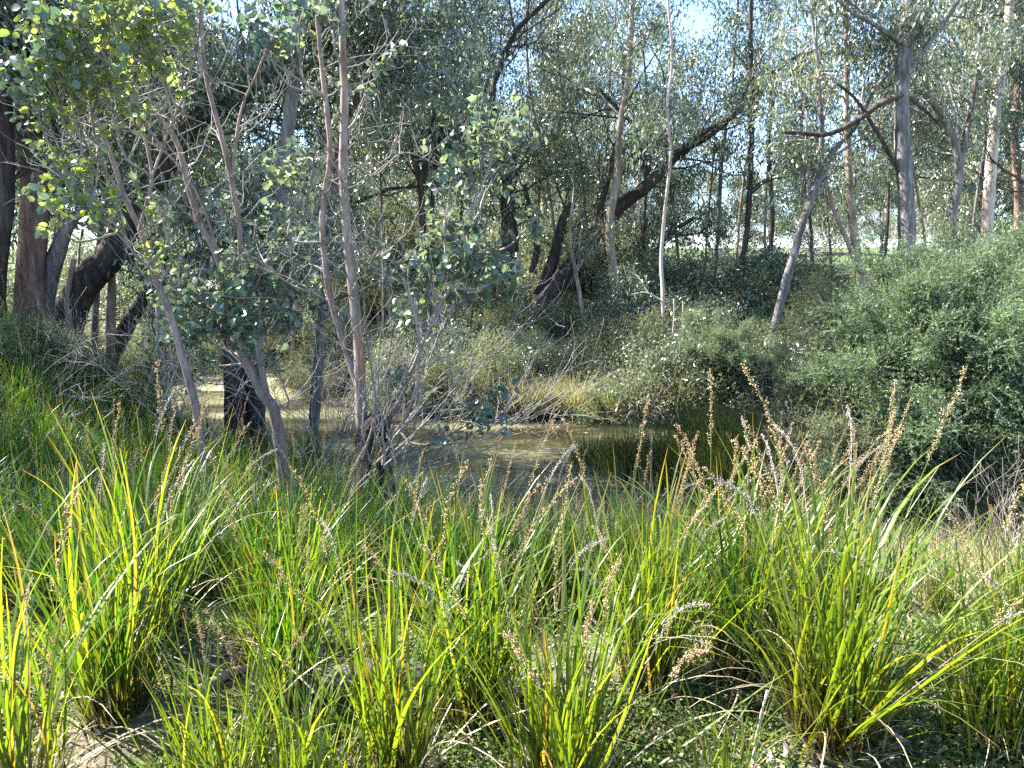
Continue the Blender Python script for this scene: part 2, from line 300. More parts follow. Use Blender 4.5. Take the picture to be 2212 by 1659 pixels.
# ---------------------------------------------------------------- branching growth
def grow(rng, twigs, tips, p, d, L, r, lvl, wander=.22, up=.12, nch=(4, 4, 3), ratio=.55, ang=(.5, 1.1), last=2, tipn=3, segs=5, droop=0.0):
    d = np.array(d, float); p = np.array(p, float); P = [p.copy()]; D = [d.copy()]
    for k in range(segs):
        d = d+rng.normal(size=3)*wander; d[2] += up-droop*(lvl >= last); d = d/np.linalg.norm(d)
        p = p+d*L/segs; P.append(p.copy()); D.append(d.copy())
    P = np.array(P); twigs.append((P, np.linspace(r, max(r*.35, .0015), segs+1), lvl))
    if lvl >= last:
        for k in range(tipn): tips.append(P[1+int(rng.uniform(.2, .999)*segs)])
        tips.append(P[-1]); return
    n = nch[min(lvl, len(nch)-1)]
    for k in range(n):
        f = rng.uniform(.25, 1.0); i = min(int(f*segs), segs-1); q = P[i]+(P[i+1]-P[i])*(f*segs-i)
        dd = D[i]; s = np.cross(dd, rng.normal(size=3)); s /= np.linalg.norm(s); a = rng.uniform(*ang)
        nd = dd*math.cos(a)+s*math.sin(a)
        grow(rng, twigs, tips, q, nd, L*ratio*rng.uniform(.7, 1.25), r*(1-.6*f)*.6, lvl+1, wander, up, nch, ratio, ang, last, tipn, segs, droop)
def twig_geo(g, twigs, n0=5, m=0):
    for P, r, lvl in twigs: tube(g, P, r, n=max(3, n0-lvl), m=m)
def crown_geo(g, tips, rng, per=16, sig=.22, L=(.07, .13), Wr=.24, droop=.9, m=0, kind='narrow'):
    T = np.array(tips); 
    if len(T) == 0: return
    c = np.repeat(T, per, 0)+rng.normal(size=(len(T)*per, 3))*np.array([sig, sig, sig*.85])
    d = rng.normal(size=c.shape)*.55; d[:, 2] -= droop
    l = rng.uniform(L[0], L[1], len(c))
    (leaves_narrow if kind == 'narrow' else leaves_round)(g, c, d, l, l*Wr*rng.uniform(.8, 1.3, len(c)), rng, m)

# ---- generic gum trees: a few grown forms, copied for the stand
def gum_form(seed, H, r, bark, leafm, lean=.1, nl=15, per=44, low=.22, crown_r=.27, forks=1, sig=.19, L=(.10, .17)):
    rng = np.random.RandomState(seed); gt = Geo(); gb = Geo(); gl = Geo(); tips = []; tw = []
    for f in range(forks):
        n = 12; P = [np.zeros(3)]; d = np.array([rng.normal()*lean, rng.normal()*lean, 1.0])
        if forks > 1: d[0] += (-.35, .4, .05)[f % 3]
        for k in range(n):
            d = d+rng.normal(size=3)*.10; d[2] = max(d[2], .8)+.05; d /= np.linalg.norm(d); P.append(P[-1]+d*H/n*(1 if f == 0 else .85))
        P = np.array(P); P[0, 2] -= .3; Q = smooth_line(P, 34); rad = np.linspace(1, .18, 34)**.8*r*(1 if f == 0 else .75); rad[:3] *= [1.35, 1.15, 1.05]
        tube(gt, Q, rad, n=9, rough=.10, seed=seed+f)
        for k in range(nl//forks+1):
            fz = rng.uniform(low, .97); i = int(fz*33); q = Q[i]; a = rng.uniform(0, 6.28); e = rng.uniform(.25, 1.0)
            dd = np.array([math.cos(a)*math.cos(e), math.sin(a)*math.cos(e), math.sin(e)])
            grow(rng, tw, tips, q, dd, H*crown_r*(1.1-.5*fz)*rng.uniform(.6, 1.35), rad[i]*.5, 0, nch=(6, 3, 3), last=2, tipn=1, up=.07, droop=.12)
        tips.append(Q[-1])
    twig_geo(gb, tw, 6); crown_geo(gl, tips, rng, per=per, sig=sig, L=L)
    print('form', seed, len(tw), len(tips), gl.n//4)
    return gt.mesh('trunk', bark, True), gb.mesh('branches', M_twig if bark is M_pale else M_twigdk, True), gl.mesh('crown', leafm)
FORMS = [gum_form(101, 13, .16, M_tan, M_gum, low=.18), gum_form(102, 15, .19, M_grey, M_gumdark, low=.2  ),
         gum_form(103, 11, .12, M_dark, M_gum, low=.12, forks=2), gum_form(104, 14, .15, M_pale, M_gumpale, low=.22),
         gum_form(105, 9, .09, M_grey, M_gum, low=.06, crown_r=.30),
         gum_form(106, 5, .045, M_grey, M_gum, low=.04, crown_r=.30, nl=12, per=26, sig=.16), gum_form(107, 6, .05, M_tan, M_gumpale, low=.05, crown_r=.28, nl=12, per=26, sig=.17)]
def gum(form, x, y, s, rz, label, group, tilt=(0, 0)):
    t, b, c = FORMS[form]; root = link('gum_tree', None, label=label, cat='tree', group=group, loc=(x, y, float(ground(x, y))), rot=(tilt[0], tilt[1], rz), scale=s)
    root.empty_display_size = .3
    link('trunk', t, root); link('branches', b, root); link('crown', c, root, kind='stuff')
    return root
STAND = 'gum trees of the dense stand beyond the pond'
LST = {0: 'tan barked gum with olive foliage', 1: 'grey gum with dark foliage', 2: 'forked dark gum', 3: 'pale barked gum with yellowish foliage', 4: 'bushy grey gum', 5: 'young green leafy gum', 6: 'young pale leafy gum'}
DEPTH = ['frontmost', 'front row', 'middle row', 'middle row', 'deep in', 'deep in', 'far off', 'farthest off']
rng = np.random.RandomState(7)
cnt = 0
for row, (yy, step, smin, smax) in enumerate([(22, 4.0, .7, .95), (25, 3.2, .6, 1.0), (29, 3.6, .8, 1.1), (36, 3.6, .9, 1.2), (45, 4.6, 1.0, 1.4), (58, 6, 1.1, 1.6), (78, 6, 1.3, 1.9), (112, 7, 1.3, 1.9)]):
    half = yy*.74+2; x = -half+rng.uniform(0, step)
    while x < half:
        y = yy+rng.uniform(-1.8, 2.2)*(1+row*.3); px = 1106+1640*x/y
        gap = 1380 < px < 1900; keep = 1.0
        if gap: keep = (.04, .07, .08, .08, .12, .4, 1, 1)[row]
        elif px > 1900: keep = (.45, .4, .55, .7, .8, .8, 1, 1)[row]
        elif px < 1040: keep = (.3, .4, .4, .5, .7, .9, 1, 1)[row]
        elif 1040 < px < 1380 and y < 26: keep = 0.0
        if rng.rand() < keep:
            f = int(rng.choice(7, p=[.2, .26, .16, .08, .12, .14, .04] if row < 3 else [.15, .08, .1, .4, .08, .05, .14])) if row != 1 else int(rng.choice([4, 5, 6])); s = rng.uniform(smin, smax)  # front rows darker leaved, back rows paler: shade and sun put into leaf colour
            if row >= 6: f = int(rng.choice([4, 4, 5, 6])); s *= 1.2 if f == 4 else 2.0
            if gap and row >= 5: s *= .42 if row < 6 else .75
            gum(f, x, y, s, rng.uniform(0, 6.28), LST[f]+' '+DEPTH[row]+', '+beside(x, y, TREES), STAND, (rng.normal()*.05, rng.normal()*.07)); cnt += 1
        x += step*rng.uniform(.6, 1.4)
print('stand', cnt)

for k, (x, y, f, s) in enumerate([(-13.5, 14, 0, .85), (-9.6, 9.2, 1, .62), (-10.2, 6.9, 4, 1.0), (-12.2, 11.2, 2, .8)]):  # all but the first are unseen trees added to shade the left bank
    gum(f, x, y, s, k*2.1, ['gum tree behind the left trunks, farthest left of the bank', 'dark leaved gum tree out of view, added to shade the left bank', 'bushy gum out of view nearest the path, added to shade the left bank', 'forked dark gum out of view behind the others, added to shade the bank', 'forked dark gum tree crowding the left trunks'][k], 'gum trees of the left bank')
# ---------------------------------------------------------------- hero trees traced on their own lines, each at its own distance
def hero(name, label, stems, bark, leafm=None, n=11, rough=.09, twigs=20, tl=1.6, per=46, seed=1, leafL=(.09, .165), tfrom=.35, sig=.19, cat='tree', tw_r=.03, group=None, twm=None, up=.08, ntr=1, extra=None, nch=(5, 4), droop=.1, kinds='narrow', Wr=.24, lfrom=.15, mats=None):
    """stems: list of (points [(px,py,Y)..], width in metres at the start, at the end)"""
    rng = np.random.RandomState(seed)
    b = np.array([*at(*stems[0][0][0])]); base = np.array([b[0], b[1], min(b[2], float(ground(b[0], b[1])))])
    root = link(name, None, label=label, cat=cat, loc=base, group=group); root.empty_display_size = .3
    gl = Geo(); gb = Geo(); tips = []; tw = []
    for k, (pts, w0, w1) in enumerate(stems):
        P = np.array([at(*q) for q in pts])-base
        if k < ntr:                                # carry the foot down to the ground along the trunk's own lean
            dn = P[0]-P[1]; dn = dn/np.linalg.norm(dn)
            for _ in range(60):
                if P[0, 2]+base[2] < float(ground(P[0, 0]+base[0], P[0, 1]+base[1]))-.12: break
                st_ = dn*.04; st_[2] = min(st_[2], -.025); P[0] = P[0]+st_
        L = np.linalg.norm(np.diff(P, axis=0), axis=1).sum(); m_ = max(16, int(L*7)); Q = smooth_line(P, m_)
        Q = Q+np.cumsum(rng.normal(size=Q.shape)*[1, 1, .2]*w0*.02, 0)*np.linspace(0, 1, m_)[:, None]
        rad = np.linspace(w0/2, w1/2, m_)
        if k < ntr: rad[:m_//10+1] *= np.linspace(1.3, 1, m_//10+1)
        g = Geo(); tube(g, Q, rad, n=n if w0 > .12 else 8, rough=rough, seed=seed+k*1.3, cap=True)
        link('trunk' if k < ntr else 'limb', g.mesh('trunk', (mats or {}).get(k, bark), True), root)
        nt_ = max(1, int(twigs*L/6))
        for j in range(nt_):
            f = rng.uniform(tfrom if k < ntr else max(.15, lfrom), 1); i = min(int(f*(m_-1)), m_-2); T = Q[i+1]-Q[i]; T /= np.linalg.norm(T)
            s = np.cross(T, rng.normal(size=3)); s /= np.linalg.norm(s); a = rng.uniform(.5, 1.2)
            if s[1] < 0 and rng.rand() < .72: s = s*[1, -1, 1]      # most boughs grow on the far side, out over the scrub
            grow(rng, tw, tips, Q[i], T*math.cos(a)+s*math.sin(a), tl*rng.uniform(.5, 1.3), min(tw_r, rad[i]*.6), 1 if leafm else 0, nch=nch, last=2 if leafm or True else 2, tipn=1, up=up, droop=droop)
    twig_geo(gb, tw, 5)
    if gb.n: link('twigs', gb.mesh('twigs', twm or (M_twigdk if bark in (M_dark, M_red) else M_twig), True), root, kind='stuff')
    if leafm and tips:
        crown_geo(gl, tips, rng, per=per, sig=sig, L=leafL, kind=kinds, Wr=Wr); link('crown', gl.mesh('crown', leafm), root, kind='stuff')
    return root
def ln(Y, *pts): return [(p[0], p[1], (p[2] if len(p) > 2 else Y)) for p in pts]

hero('gum_tree', 'upright red brown trunk at the far left, lit along its left edge', [(ln(11, (62, 720), (66, 600), (78, 430), (66, 300), (60, 200), (42, 60), (30, -150), (20, -400)), .40, .22), (ln(11, (62, 250), (150, 90), (210, -60, 10.5)), .14, .06)], M_red, M_gum, n=18, seed=3, tfrom=.6, twigs=22, tl=1.8)
hero('gum_tree', 'dark trunk cut by the left edge of the view', [(ln(10.4, (-14, 720), (-8, 560), (8, 420), (0, 250), (-30, 60), (-60, -200)), .30, .2)], M_dark, M_gumdark, n=14, seed=4, tfrom=.4, twigs=24, tl=1.6)
hero('gum_tree', 'thick dark leaning trunk with a level limb on the left bank', [
    (ln(11.6, (140, 720), (175, 630), (245, 545), (290, 450), (350, 360), (425, 255), (540, 185), (640, 110), (740, 20)), .50, .16),
    (ln(11.6, (240, 570), (268, 553), (305, 548), (350, 558), (410, 553), (470, 570)), .17, .07),
    (ln(11.6, (300, 440), (250, 395), (190, 380), (100, 330)), .12, .05), (ln(11.6, (345, 365), (300, 400), (255, 385), (200, 350)), .13, .06)], M_dark, M_gumdark, n=18, seed=5, tfrom=.55, twigs=16, tl=1.7)
hero('gum_tree', 'grey trunk with a lit left edge between the red trunk and the leaning one', [
    (ln(11.2, (92, 715), (100, 630), (128, 530), (150, 480), (190, 455), (240, 425)), .30, .10), (ln(11.2, (128, 530), (125, 430), (130, 330), (100, 200)), .12, .06), (ln(11.2, (150, 490), (200, 460), (250, 445), (262, 400)), .07, .04)], M_grey, M_gum, n=14, seed=6, twigs=11, tl=1.3)
hero('tree_stump', 'pale split dead stump behind the leaning trunk', [(ln(12, (238, 700), (240, 630), (236, 560)), .16, .11)], M_tan, None, cat='stump', n=12, rough=.22, twigs=0, seed=7)
hero('tree_stump', 'narrow brown dead stump beside the grey trunk', [(ln(11.4, (150, 700), (148, 640), (160, 560)), .13, .07)], M_tan, None, cat='stump', n=10, rough=.22, twigs=0, seed=8)
hero('fallen_branch', 'short dark leaning log between the stump and the pond', [(ln(12.2, (275, 705), (300, 660), (335, 620), (375, 590), (430, 565)), .26, .10)], M_dark, None, cat='branch', n=12, rough=.15, twigs=8, tl=.9, seed=9, twm=M_twigdk)
hero('gum_tree', 'broad dark twin trunk rising into a pale grey stem behind the saplings', [
    (ln(10.6, (515, 960), (512, 850), (510, 740), (520, 660), (545, 590)), .40, .20),
    (ln(10.5, (560, 960), (556, 860), (552, 760), (560, 650)), .24, .15),
    (ln(10.7, (520, 680), (560, 560), (595, 480), (608, 400), (618, 310), (632, 200), (645, 80), (650, -60), (660, -300)), .20, .14)], M_dark, M_gum, n=18, seed=10, tfrom=.8, lfrom=.55, twigs=18, ntr=2, rough=.14, mats={2: M_grey})
hero('gum_tree', 'pale smooth branch slanting up right behind the tall sapling', [(ln(12, (690, 760), (705, 560), (725, 400), (745, 270), (780, 200), (812, 120), (850, 0), (880, -200)), .15, .09)], M_grey, M_gum, seed=12, tfrom=.5, twigs=19)
hero('gum_tree', 'slim grey tree right of the red trunk with a bend near the top', [(ln(13, (205, 700), (215, 520), (230, 400), (250, 250), (300, 120), (330, -80)), .11, .06)], M_grey, M_gum, seed=13, twigs=22)
hero('gum_tree', 'dark tree forking into narrow V shaped stems in mid view', [
    (ln(20, (925, 690), (918, 560), (912, 470), (908, 395), (890, 320), (865, 240), (848, 190), (835, 120)), .24, .09),
    (ln(20, (910, 395), (925, 330), (935, 250), (950, 150), (975, 50), (990, -60)), .20, .10), (ln(20, (933, 560), (934, 430), (945, 330), (960, 250), (968, 180)), .14, .07),
    (ln(20, (905, 390), (870, 340), (820, 290), (790, 270)), .06, .03)], M_dark, M_gum, seed=14, twigs=11)
hero('gum_tree', 'massive dark twin tree in mid view, long limb leaning right', [
    (ln(21.5, (1088, 700), (1095, 620), (1100, 520), (1095, 430), (1085, 350)), .66, .30),
    (ln(21, (1140, 700), (1165, 660), (1215, 600), (1290, 500), (1345, 440), (1400, 395), (1450, 340), (1500, 300), (1560, 262)), .50, .22),
    (ln(21.3, (1088, 380), (1070, 270), (1066, 190), (1085, 130), (1120, 60), (1190, -10), (1250, -80)), .17, .10), (ln(21, (1450, 335), (1520, 300), (1600, 235), (1680, 150), (1740, 110)), .20, .09), (ln(21, (1285, 505), (1300, 440), (1325, 340), (1345, 240), (1350, 120)), .20, .10),
    (ln(21.2, (1165, 640), (1195, 560), (1215, 480), (1235, 440)), .34, .22), (ln(21.2, (1150, 590), (1160, 530), (1150, 470), (1130, 400)), .2, .1), (ln(21, (1400, 395), (1380, 300), (1360, 260), (1290, 190)), .16, .08)],
    M_dark, M_gum, n=18, seed=15, ntr=2, lfrom=.25, tfrom=.6, twigs=10, tl=2.2, rough=.13)
hero('gum_tree', 'tan trunk standing in front of the long dark limb', [(ln(19.5, (1332, 640), (1322, 560), (1318, 470), (1335, 380), (1338, 280), (1355, 170), (1362, 60), (1368, -80)), .24, .12)], M_tan, M_gum, seed=16, tfrom=.5, twigs=9)
hero('gum_tree', 'short branchless tan trunk left of the bracken', [(ln(19, (1262, 690), (1250, 620), (1232, 520), (1238, 440)), .12, .07)], M_tan, M_gumpale, seed=17, twigs=5)
hero('gum_tree', 'pale stem bent near its base, right of the long dark limb', [(ln(17.5, (1432, 735), (1432, 640), (1428, 560), (1436, 450), (1448, 330), (1440, 240), (1450, 120), (1440, 0)), .095, .05), (ln(17.5, (1430, 650), (1395, 632), (1365, 636)), .05, .02)], M_pale, M_gum, seed=18, tfrom=.5, twigs=8)
hero('gum_tree', 'dark leaning tree with ferny base, right of the pale bent stem', [(ln(22, (1345, 680), (1375, 610), (1410, 560), (1440, 510), (1500, 470)), .26, .10), (ln(22, (1375, 610), (1385, 540), (1400, 470)), .1, .05)], M_dark, M_gum, seed=19, twigs=14)
hero('gum_tree', 'straight thin dark tree left of the sky gap', [(ln(20, (1590, 720), (1600, 600), (1615, 480), (1622, 350), (1626, 220), (1620, 80), (1622, -80)), .17, .09), (ln(20, (1620, 420), (1660, 390), (1710, 380)), .06, .03)], M_dark, M_gumdark, seed=20, tfrom=.3, twigs=8, tl=1.6)
hero('gum_tree', 'thin grey pole tree between the sky gap and the pale bent stem', [(ln(23, (1540, 640), (1552, 480), (1560, 340), (1580, 200), (1590, 60), (1600, -60)), .14, .07)], M_grey, M_gum, seed=21, tfrom=.35, twigs=7)
hero('gum_tree', 'grey trunk leaning right across the sky gap, forked at the top', [
    (ln(16.5, (1672, 710), (1692, 630), (1712, 560), (1730, 490), (1752, 420), (1775, 370), (1800, 320)), .20, .13),
    (ln(16.5, (1735, 470), (1765, 390), (1775, 300), (1770, 210), (1765, 120), (1750, 20)), .15, .06),
    (ln(16.5, (1795, 330), (1850, 270), (1885, 200), (1945, 130), (1990, 60), (2030, -40)), .11, .06)], M_grey, M_gum, seed=22, tfrom=.6, twigs=6, tl=1.5)
hero('gum_tree', 'tan V shaped tree in the bright gap, left of the thick grey trunk', [
    (ln(17.5, (1862, 620), (1850, 540), (1838, 440), (1832, 340), (1828, 220), (1830, 100), (1825, -60)), .20, .10),
    (ln(17.5, (1858, 600), (1838, 540), (1808, 470), (1790, 410), (1775, 350)), .13, .06)], M_tan, M_gumpale, seed=23, tfrom=.5, twigs=6)
hero('gum_tree', 'thick grey trunk at right with a long arched limb reaching left', [
    (ln(16, (1962, 700), (1958, 600), (1960, 500), (1958, 400), (1953, 300), (1955, 200), (1968, 90), (1975, -30), (1990, -250)), .36, .24),
    (ln(16, (1948, 205), (1900, 225), (1850, 262), (1790, 290), (1740, 288), (1695, 285)), .14, .07), (ln(16, (1956, 395), (1925, 340), (1895, 285), (1850, 215), (1810, 180)), .11, .05),
    (ln(16, (1965, 210), (2000, 240), (2030, 270)), .08, .04), (ln(16, (1965, 100), (1900, 60), (1830, 20), (1790, -30)), .1, .05), (ln(16, (1962, 160), (2010, 90), (2060, 20), (2100, -50)), .1, .05)],
    M_grey, M_gum, n=16, seed=24, tfrom=.55, mats={1: M_dark, 2: M_dark, 3: M_dark}, twigs=7, tl=1.8)
hero('gum_tree', 'crooked grey tree with a bent fork, right of the thick grey trunk', [
    (ln(18.5, (2055, 600), (2056, 500), (2066, 420), (2072, 370), (2062, 310), (2040, 260), (2010, 215), (1975, 190)), .22, .12),
    (ln(18.5, (2072, 370), (2085, 300), (2100, 220), (2110, 120), (2120, 0)), .13, .07)], M_grey, M_gum, seed=25, tfrom=.5, twigs=12)
hero('gum_tree', 'pale pinkish sunlit trunk near the right edge', [(ln(21, (2125, 620), (2132, 480), (2142, 330), (2150, 230), (2166, 130), (2178, 20), (2185, -120)), .32, .2)], M_pale, M_gumpale, n=14, seed=26, tfrom=.5, twigs=11, rough=.05)
hero('gum_tree', 'red brown trunk at the right edge behind the foliage', [(ln(23, (2196, 620), (2200, 450), (2192, 300), (2204, 120), (2210, -60)), .26, .16)], M_red, M_gum, seed=27, tfrom=.4, twigs=12)
rng = np.random.RandomState(77)
SL = [(985, 22), (1035, 24), (1150, 25), (1215, 23), (1290, 24), (1395, 25), (1475, 22), (1520, 25), (1585, 24), (1655, 22), (1755, 24), (1800, 22), (1900, 21), (2010, 20), (2095, 22), (700, 19), (830, 21), (770, 23), (640, 18), (340, 19), (440, 20), (1250, 26)]
for k, (px, Yd) in enumerate(SL):
    ln_ = rng.uniform(-90, 90); w = rng.uniform(.07, .13); top = rng.uniform(-80, 120)
    bk = [M_dark, M_grey, M_dark, M_tan, M_grey][k % 5]; nm = ['dark', 'grey', 'dark', 'tan', 'grey'][k % 5]
    hero('gum_tree', 'slender '+nm+' stem '+('leaning right' if ln_ > 25 else 'leaning left' if ln_ < -25 else 'standing upright')+', '+beside((px-1106)/1640*Yd, Yd, TREES), [
        (ln(Yd, (px, 660), (px+ln_*.2+rng.uniform(-8, 8), 500), (px+ln_*.5+rng.uniform(-15, 15), 330), (px+ln_*.8+rng.uniform(-15, 15), 170), (px+ln_, top)), w, w*.45),
        (ln(Yd, (px+ln_*.4, 400), (px+ln_*.4-rng.uniform(-60, 60), 300), (px+ln_*.4-rng.uniform(-110, 110), 190)), w*.5, w*.22)], bk, [M_gum, M_gumdark, M_gum, M_gumpale, M_gum][k % 5], seed=300+k, tfrom=.35, twigs=3 if 1380 < px < 1920 else 8, tl=1.2, group='slender gum stems across the pond')
hero('gum_tree', 'dark tree with arched branches crossing the blue sky gap', [(ln(24, (1655, 640), (1668, 480), (1660, 320), (1672, 200), (1690, 140), (1755, 112), (1800, 118)), .16, .1), (ln(24, (1675, 165), (1720, 150), (1770, 150)), .1, .05)], M_dark, M_gumdark, seed=28, tfrom=.5, twigs=4)
for k, (a, b_, w) in enumerate([((1470, 770), (1475, 650), .05), ((1450, 760), (1456, 645), .05), ((1395, 770), (1400, 690), .04), ((960, 775), (975, 660), .07), ((940, 770), (950, 670), .07), ((1010, 770), (1022, 650), .05), ((985, 770), (990, 690), .05)]):
    lab = ['pale dead pole standing right of the bent stem, the right one of two', 'pale dead pole standing right of the bent stem, the left one of two', 'short pale dead stick in the scrub under the leaning dark tree', 'dark thin dead stem nearest to the massive tree on its left', 'dark thin dead stem, second in the row left of the massive tree', 'thin leaning stem just left of the massive dark tree base', 'thin short stem in the shadow left of the massive dark tree'][k]
    hero('dead_pole', lab, [([(a[0], a[1], 17), ((a[0]+b_[0])/2+2, (a[1]+b_[1])/2, 17), (b_[0], b_[1], 17)], w, w*.5)], M_pale if k < 3 else M_dark, None, cat='pole', twigs=2, tl=.4, seed=40+k)
hero('fallen_log', 'long grey fallen tree lying at the edge of the far paddock', [(ln(33, (1480, 566), (1600, 556), (1720, 552), (1850, 548), (1960, 556)), .25, .12), (ln(33, (1700, 553), (1760, 538), (1830, 520)), .1, .04), (ln(33, (1820, 550), (1780, 575), (1740, 590)), .09, .04)], M_grey, None, cat='log', ntr=0, twigs=14, tl=2.2, seed=60, twm=M_twig, up=-.02)
# ---------------------------------------------------------------- the round leaved saplings this side of the pond
def sapling(label, stems, clusters, seed, leaf_parts, bark=M_smooth, scar=None, Lr=(.045, .08), lm=None, par=None):
    """clusters: (px, py, Y, radius m, twigs, leaves per twig)"""
    rng = np.random.RandomState(seed)
    b = at(*stems[0][0][0]); base = np.array([b[0], b[1], float(ground(b[0], b[1]))])
    root = link('gum_sapling', None, label=label, cat='tree', loc=base); root.empty_display_size = .3
    allq = []
    for k, (pts, w0, w1) in enumerate(stems):
        P = np.array([at(*q) for q in pts])-base
        if k == 0: P[0, 2] = -.2
        L = np.linalg.norm(np.diff(P, axis=0), axis=1).sum(); m_ = max(20, int(L*10)); Q = smooth_line(P, m_)
        Q = Q+np.cumsum(rng.normal(size=Q.shape)*[1, 1, .2]*.003, 0)
        g = Geo(); rad = np.linspace(w0/2, w1/2, m_); tube(g, Q, rad, n=14 if w0 > .05 else 8, rough=.05, seed=seed+k, cap=True)
        link('trunk' if k == 0 else 'limb', g.mesh('trunk', bark, True), root); allq.append(Q)
        if scar and k == 0:
            i0, i1 = int(scar[0]*m_), int(scar[1]*m_); q = Q[i0:i1]; w = np.sin(np.linspace(0, math.pi, len(q)))**.5*.016+.002
            gs = Geo(); f = np.array([.35, -1, 0])/1.06; s = np.array([1, .35, 0])/1.06; rr = rad[i0:i1]
            Vv = np.concatenate([q+f*(rr*.97)[:, None]-s*w[:, None], q+f*(rr*1.07+.003)[:, None], q+f*(rr*.97)[:, None]+s*w[:, None]]); n_ = len(q); i = np.arange(n_-1)
            gs.add(Vv, np.concatenate([np.stack([i, i+n_, i+n_+1, i+1], 1), np.stack([i+n_, i+2*n_, i+2*n_+1, i+n_+1], 1)])); link('bark_scar', gs.mesh('bark_scar', M_scar, True), root, label='orange peeling scar on the bark')
    A = np.vstack(allq); gt = Geo(); LC, LD, LL = [], [], []
    for (px, py, Y, rad, ntw, nlf) in clusters:
        c = at(px, py, Y)-base
        cand = A[A[:, 2] < c[2]-.15*rad] if (A[:, 2] < c[2]-.15*rad).any() else A
        dd = np.linalg.norm(cand-c+np.array([0, 0, .5]), axis=1); s0 = cand[dd.argmin()]
        mid = (s0+c)/2+np.array([0, 0, -.12*np.linalg.norm(c-s0)])+rng.normal(size=3)*.08
        B = smooth_line([s0, mid, c], 12); B += np.cumsum(rng.normal(size=B.shape)*.006, 0); tube(gt, B, np.linspace(.013, .005, 12), n=5)
        for k in range(ntw):
            i = rng.randint(5, 12); s = B[i]; dr = unit(rng.normal(size=3)+np.array([0, 0, .25])); e = c+dr*rad*rng.uniform(.4, 1.25)
            Tw = smooth_line([s, (s+e)/2+rng.normal(size=3)*.07*rad+[0, 0, .04], e], 8); tube(gt, Tw, np.linspace(.004, .0013, 8), n=3)
            for j in range(nlf):
                f = rng.uniform(.3, 1.0)*7; i2 = min(int(f), 6); q = Tw[i2]+(Tw[i2+1]-Tw[i2])*(f-i2); T = unit(Tw[i2+1]-Tw[i2])
                sd = unit(np.cross(T, rng.normal(size=3))); LC.append(q+sd*.012); LD.append(sd*.9+T*.4+np.array([0, 0, -.55])); LL.append(rng.uniform(*Lr))
    # thin bare side twigs along the stems
    tw, tp = [], []
    for Q in allq:
        for k in range(int(len(Q)*.50)):
            i = rng.randint(4, len(Q)-1); a = rng.uniform(0, 6.28); grow(rng, tw, tp, Q[i], (math.cos(a)*.8, math.sin(a)*.8, .5), rng.uniform(.3, .8), .006, 1, nch=(3, 3), up=.08)
    twig_geo(gt, tw, 5)
    link('twigs', gt.mesh('twigs', M_twig, True), root, kind='stuff')
    LC, LD, LL = np.array(LC), np.array(LD), np.array(LL)
    order = np.argsort(LC[:, 1]-LL*4)                  # the leaves nearest to the viewer become single parts
    one, rest = order[:leaf_parts], order[leaf_parts:]
    if len(rest):
        g = Geo(); leaves_round(g, LC[rest], LD[rest], LL[rest], LL[rest]*rng.uniform(.6, 1.0, len(rest)), rng); link('foliage', g.mesh('foliage', lm or M_round), root, kind='stuff')
    for i in one:
        z = Vector(LD[i]).to_track_quat('Z', 'Y'); o = bpy.data.objects.new('leaf', LEAF[rng.randint(6 if lm is None else 8)]); C.objects.link(o); o.parent = root
        z = z @ Matrix.Rotation(rng.uniform(0, 6.28), 3, 'Z').to_quaternion()
        o.location = LC[i]; o.rotation_mode = 'QUATERNION'; o.rotation_quaternion = z; s = float(LL[i]); o.scale = (s, s, s)
    return root
LEAF = []
for k in range(8):
    g = Geo(); leaves_round(g, np.zeros((1, 3)), np.array([[0, 0, 1.0]]), np.ones(1), np.array([rs.uniform(.6, 1.0)]), rs)
    LEAF.append(g.mesh('leaf', leaf_mat('blue_gum_leaf_%s' % 'abcdefgh'[k], [(0, [(.085, .118, .095), (.11, .148, .118), (.14, .18, .15), (.10, .135, .108), (.165, .20, .16), (.13, .165, .135), (.22, .26, .05), (.12, .18, .07)][k]), (1, (.09, .14, .10) if k < 6 else (.2, .24, .05))], trans=1.5, fac=.38, rough=.36, spec=.7, yellow=(1.1, 1.2, .7))))  # last two variants are yellower, backlight put into their colour
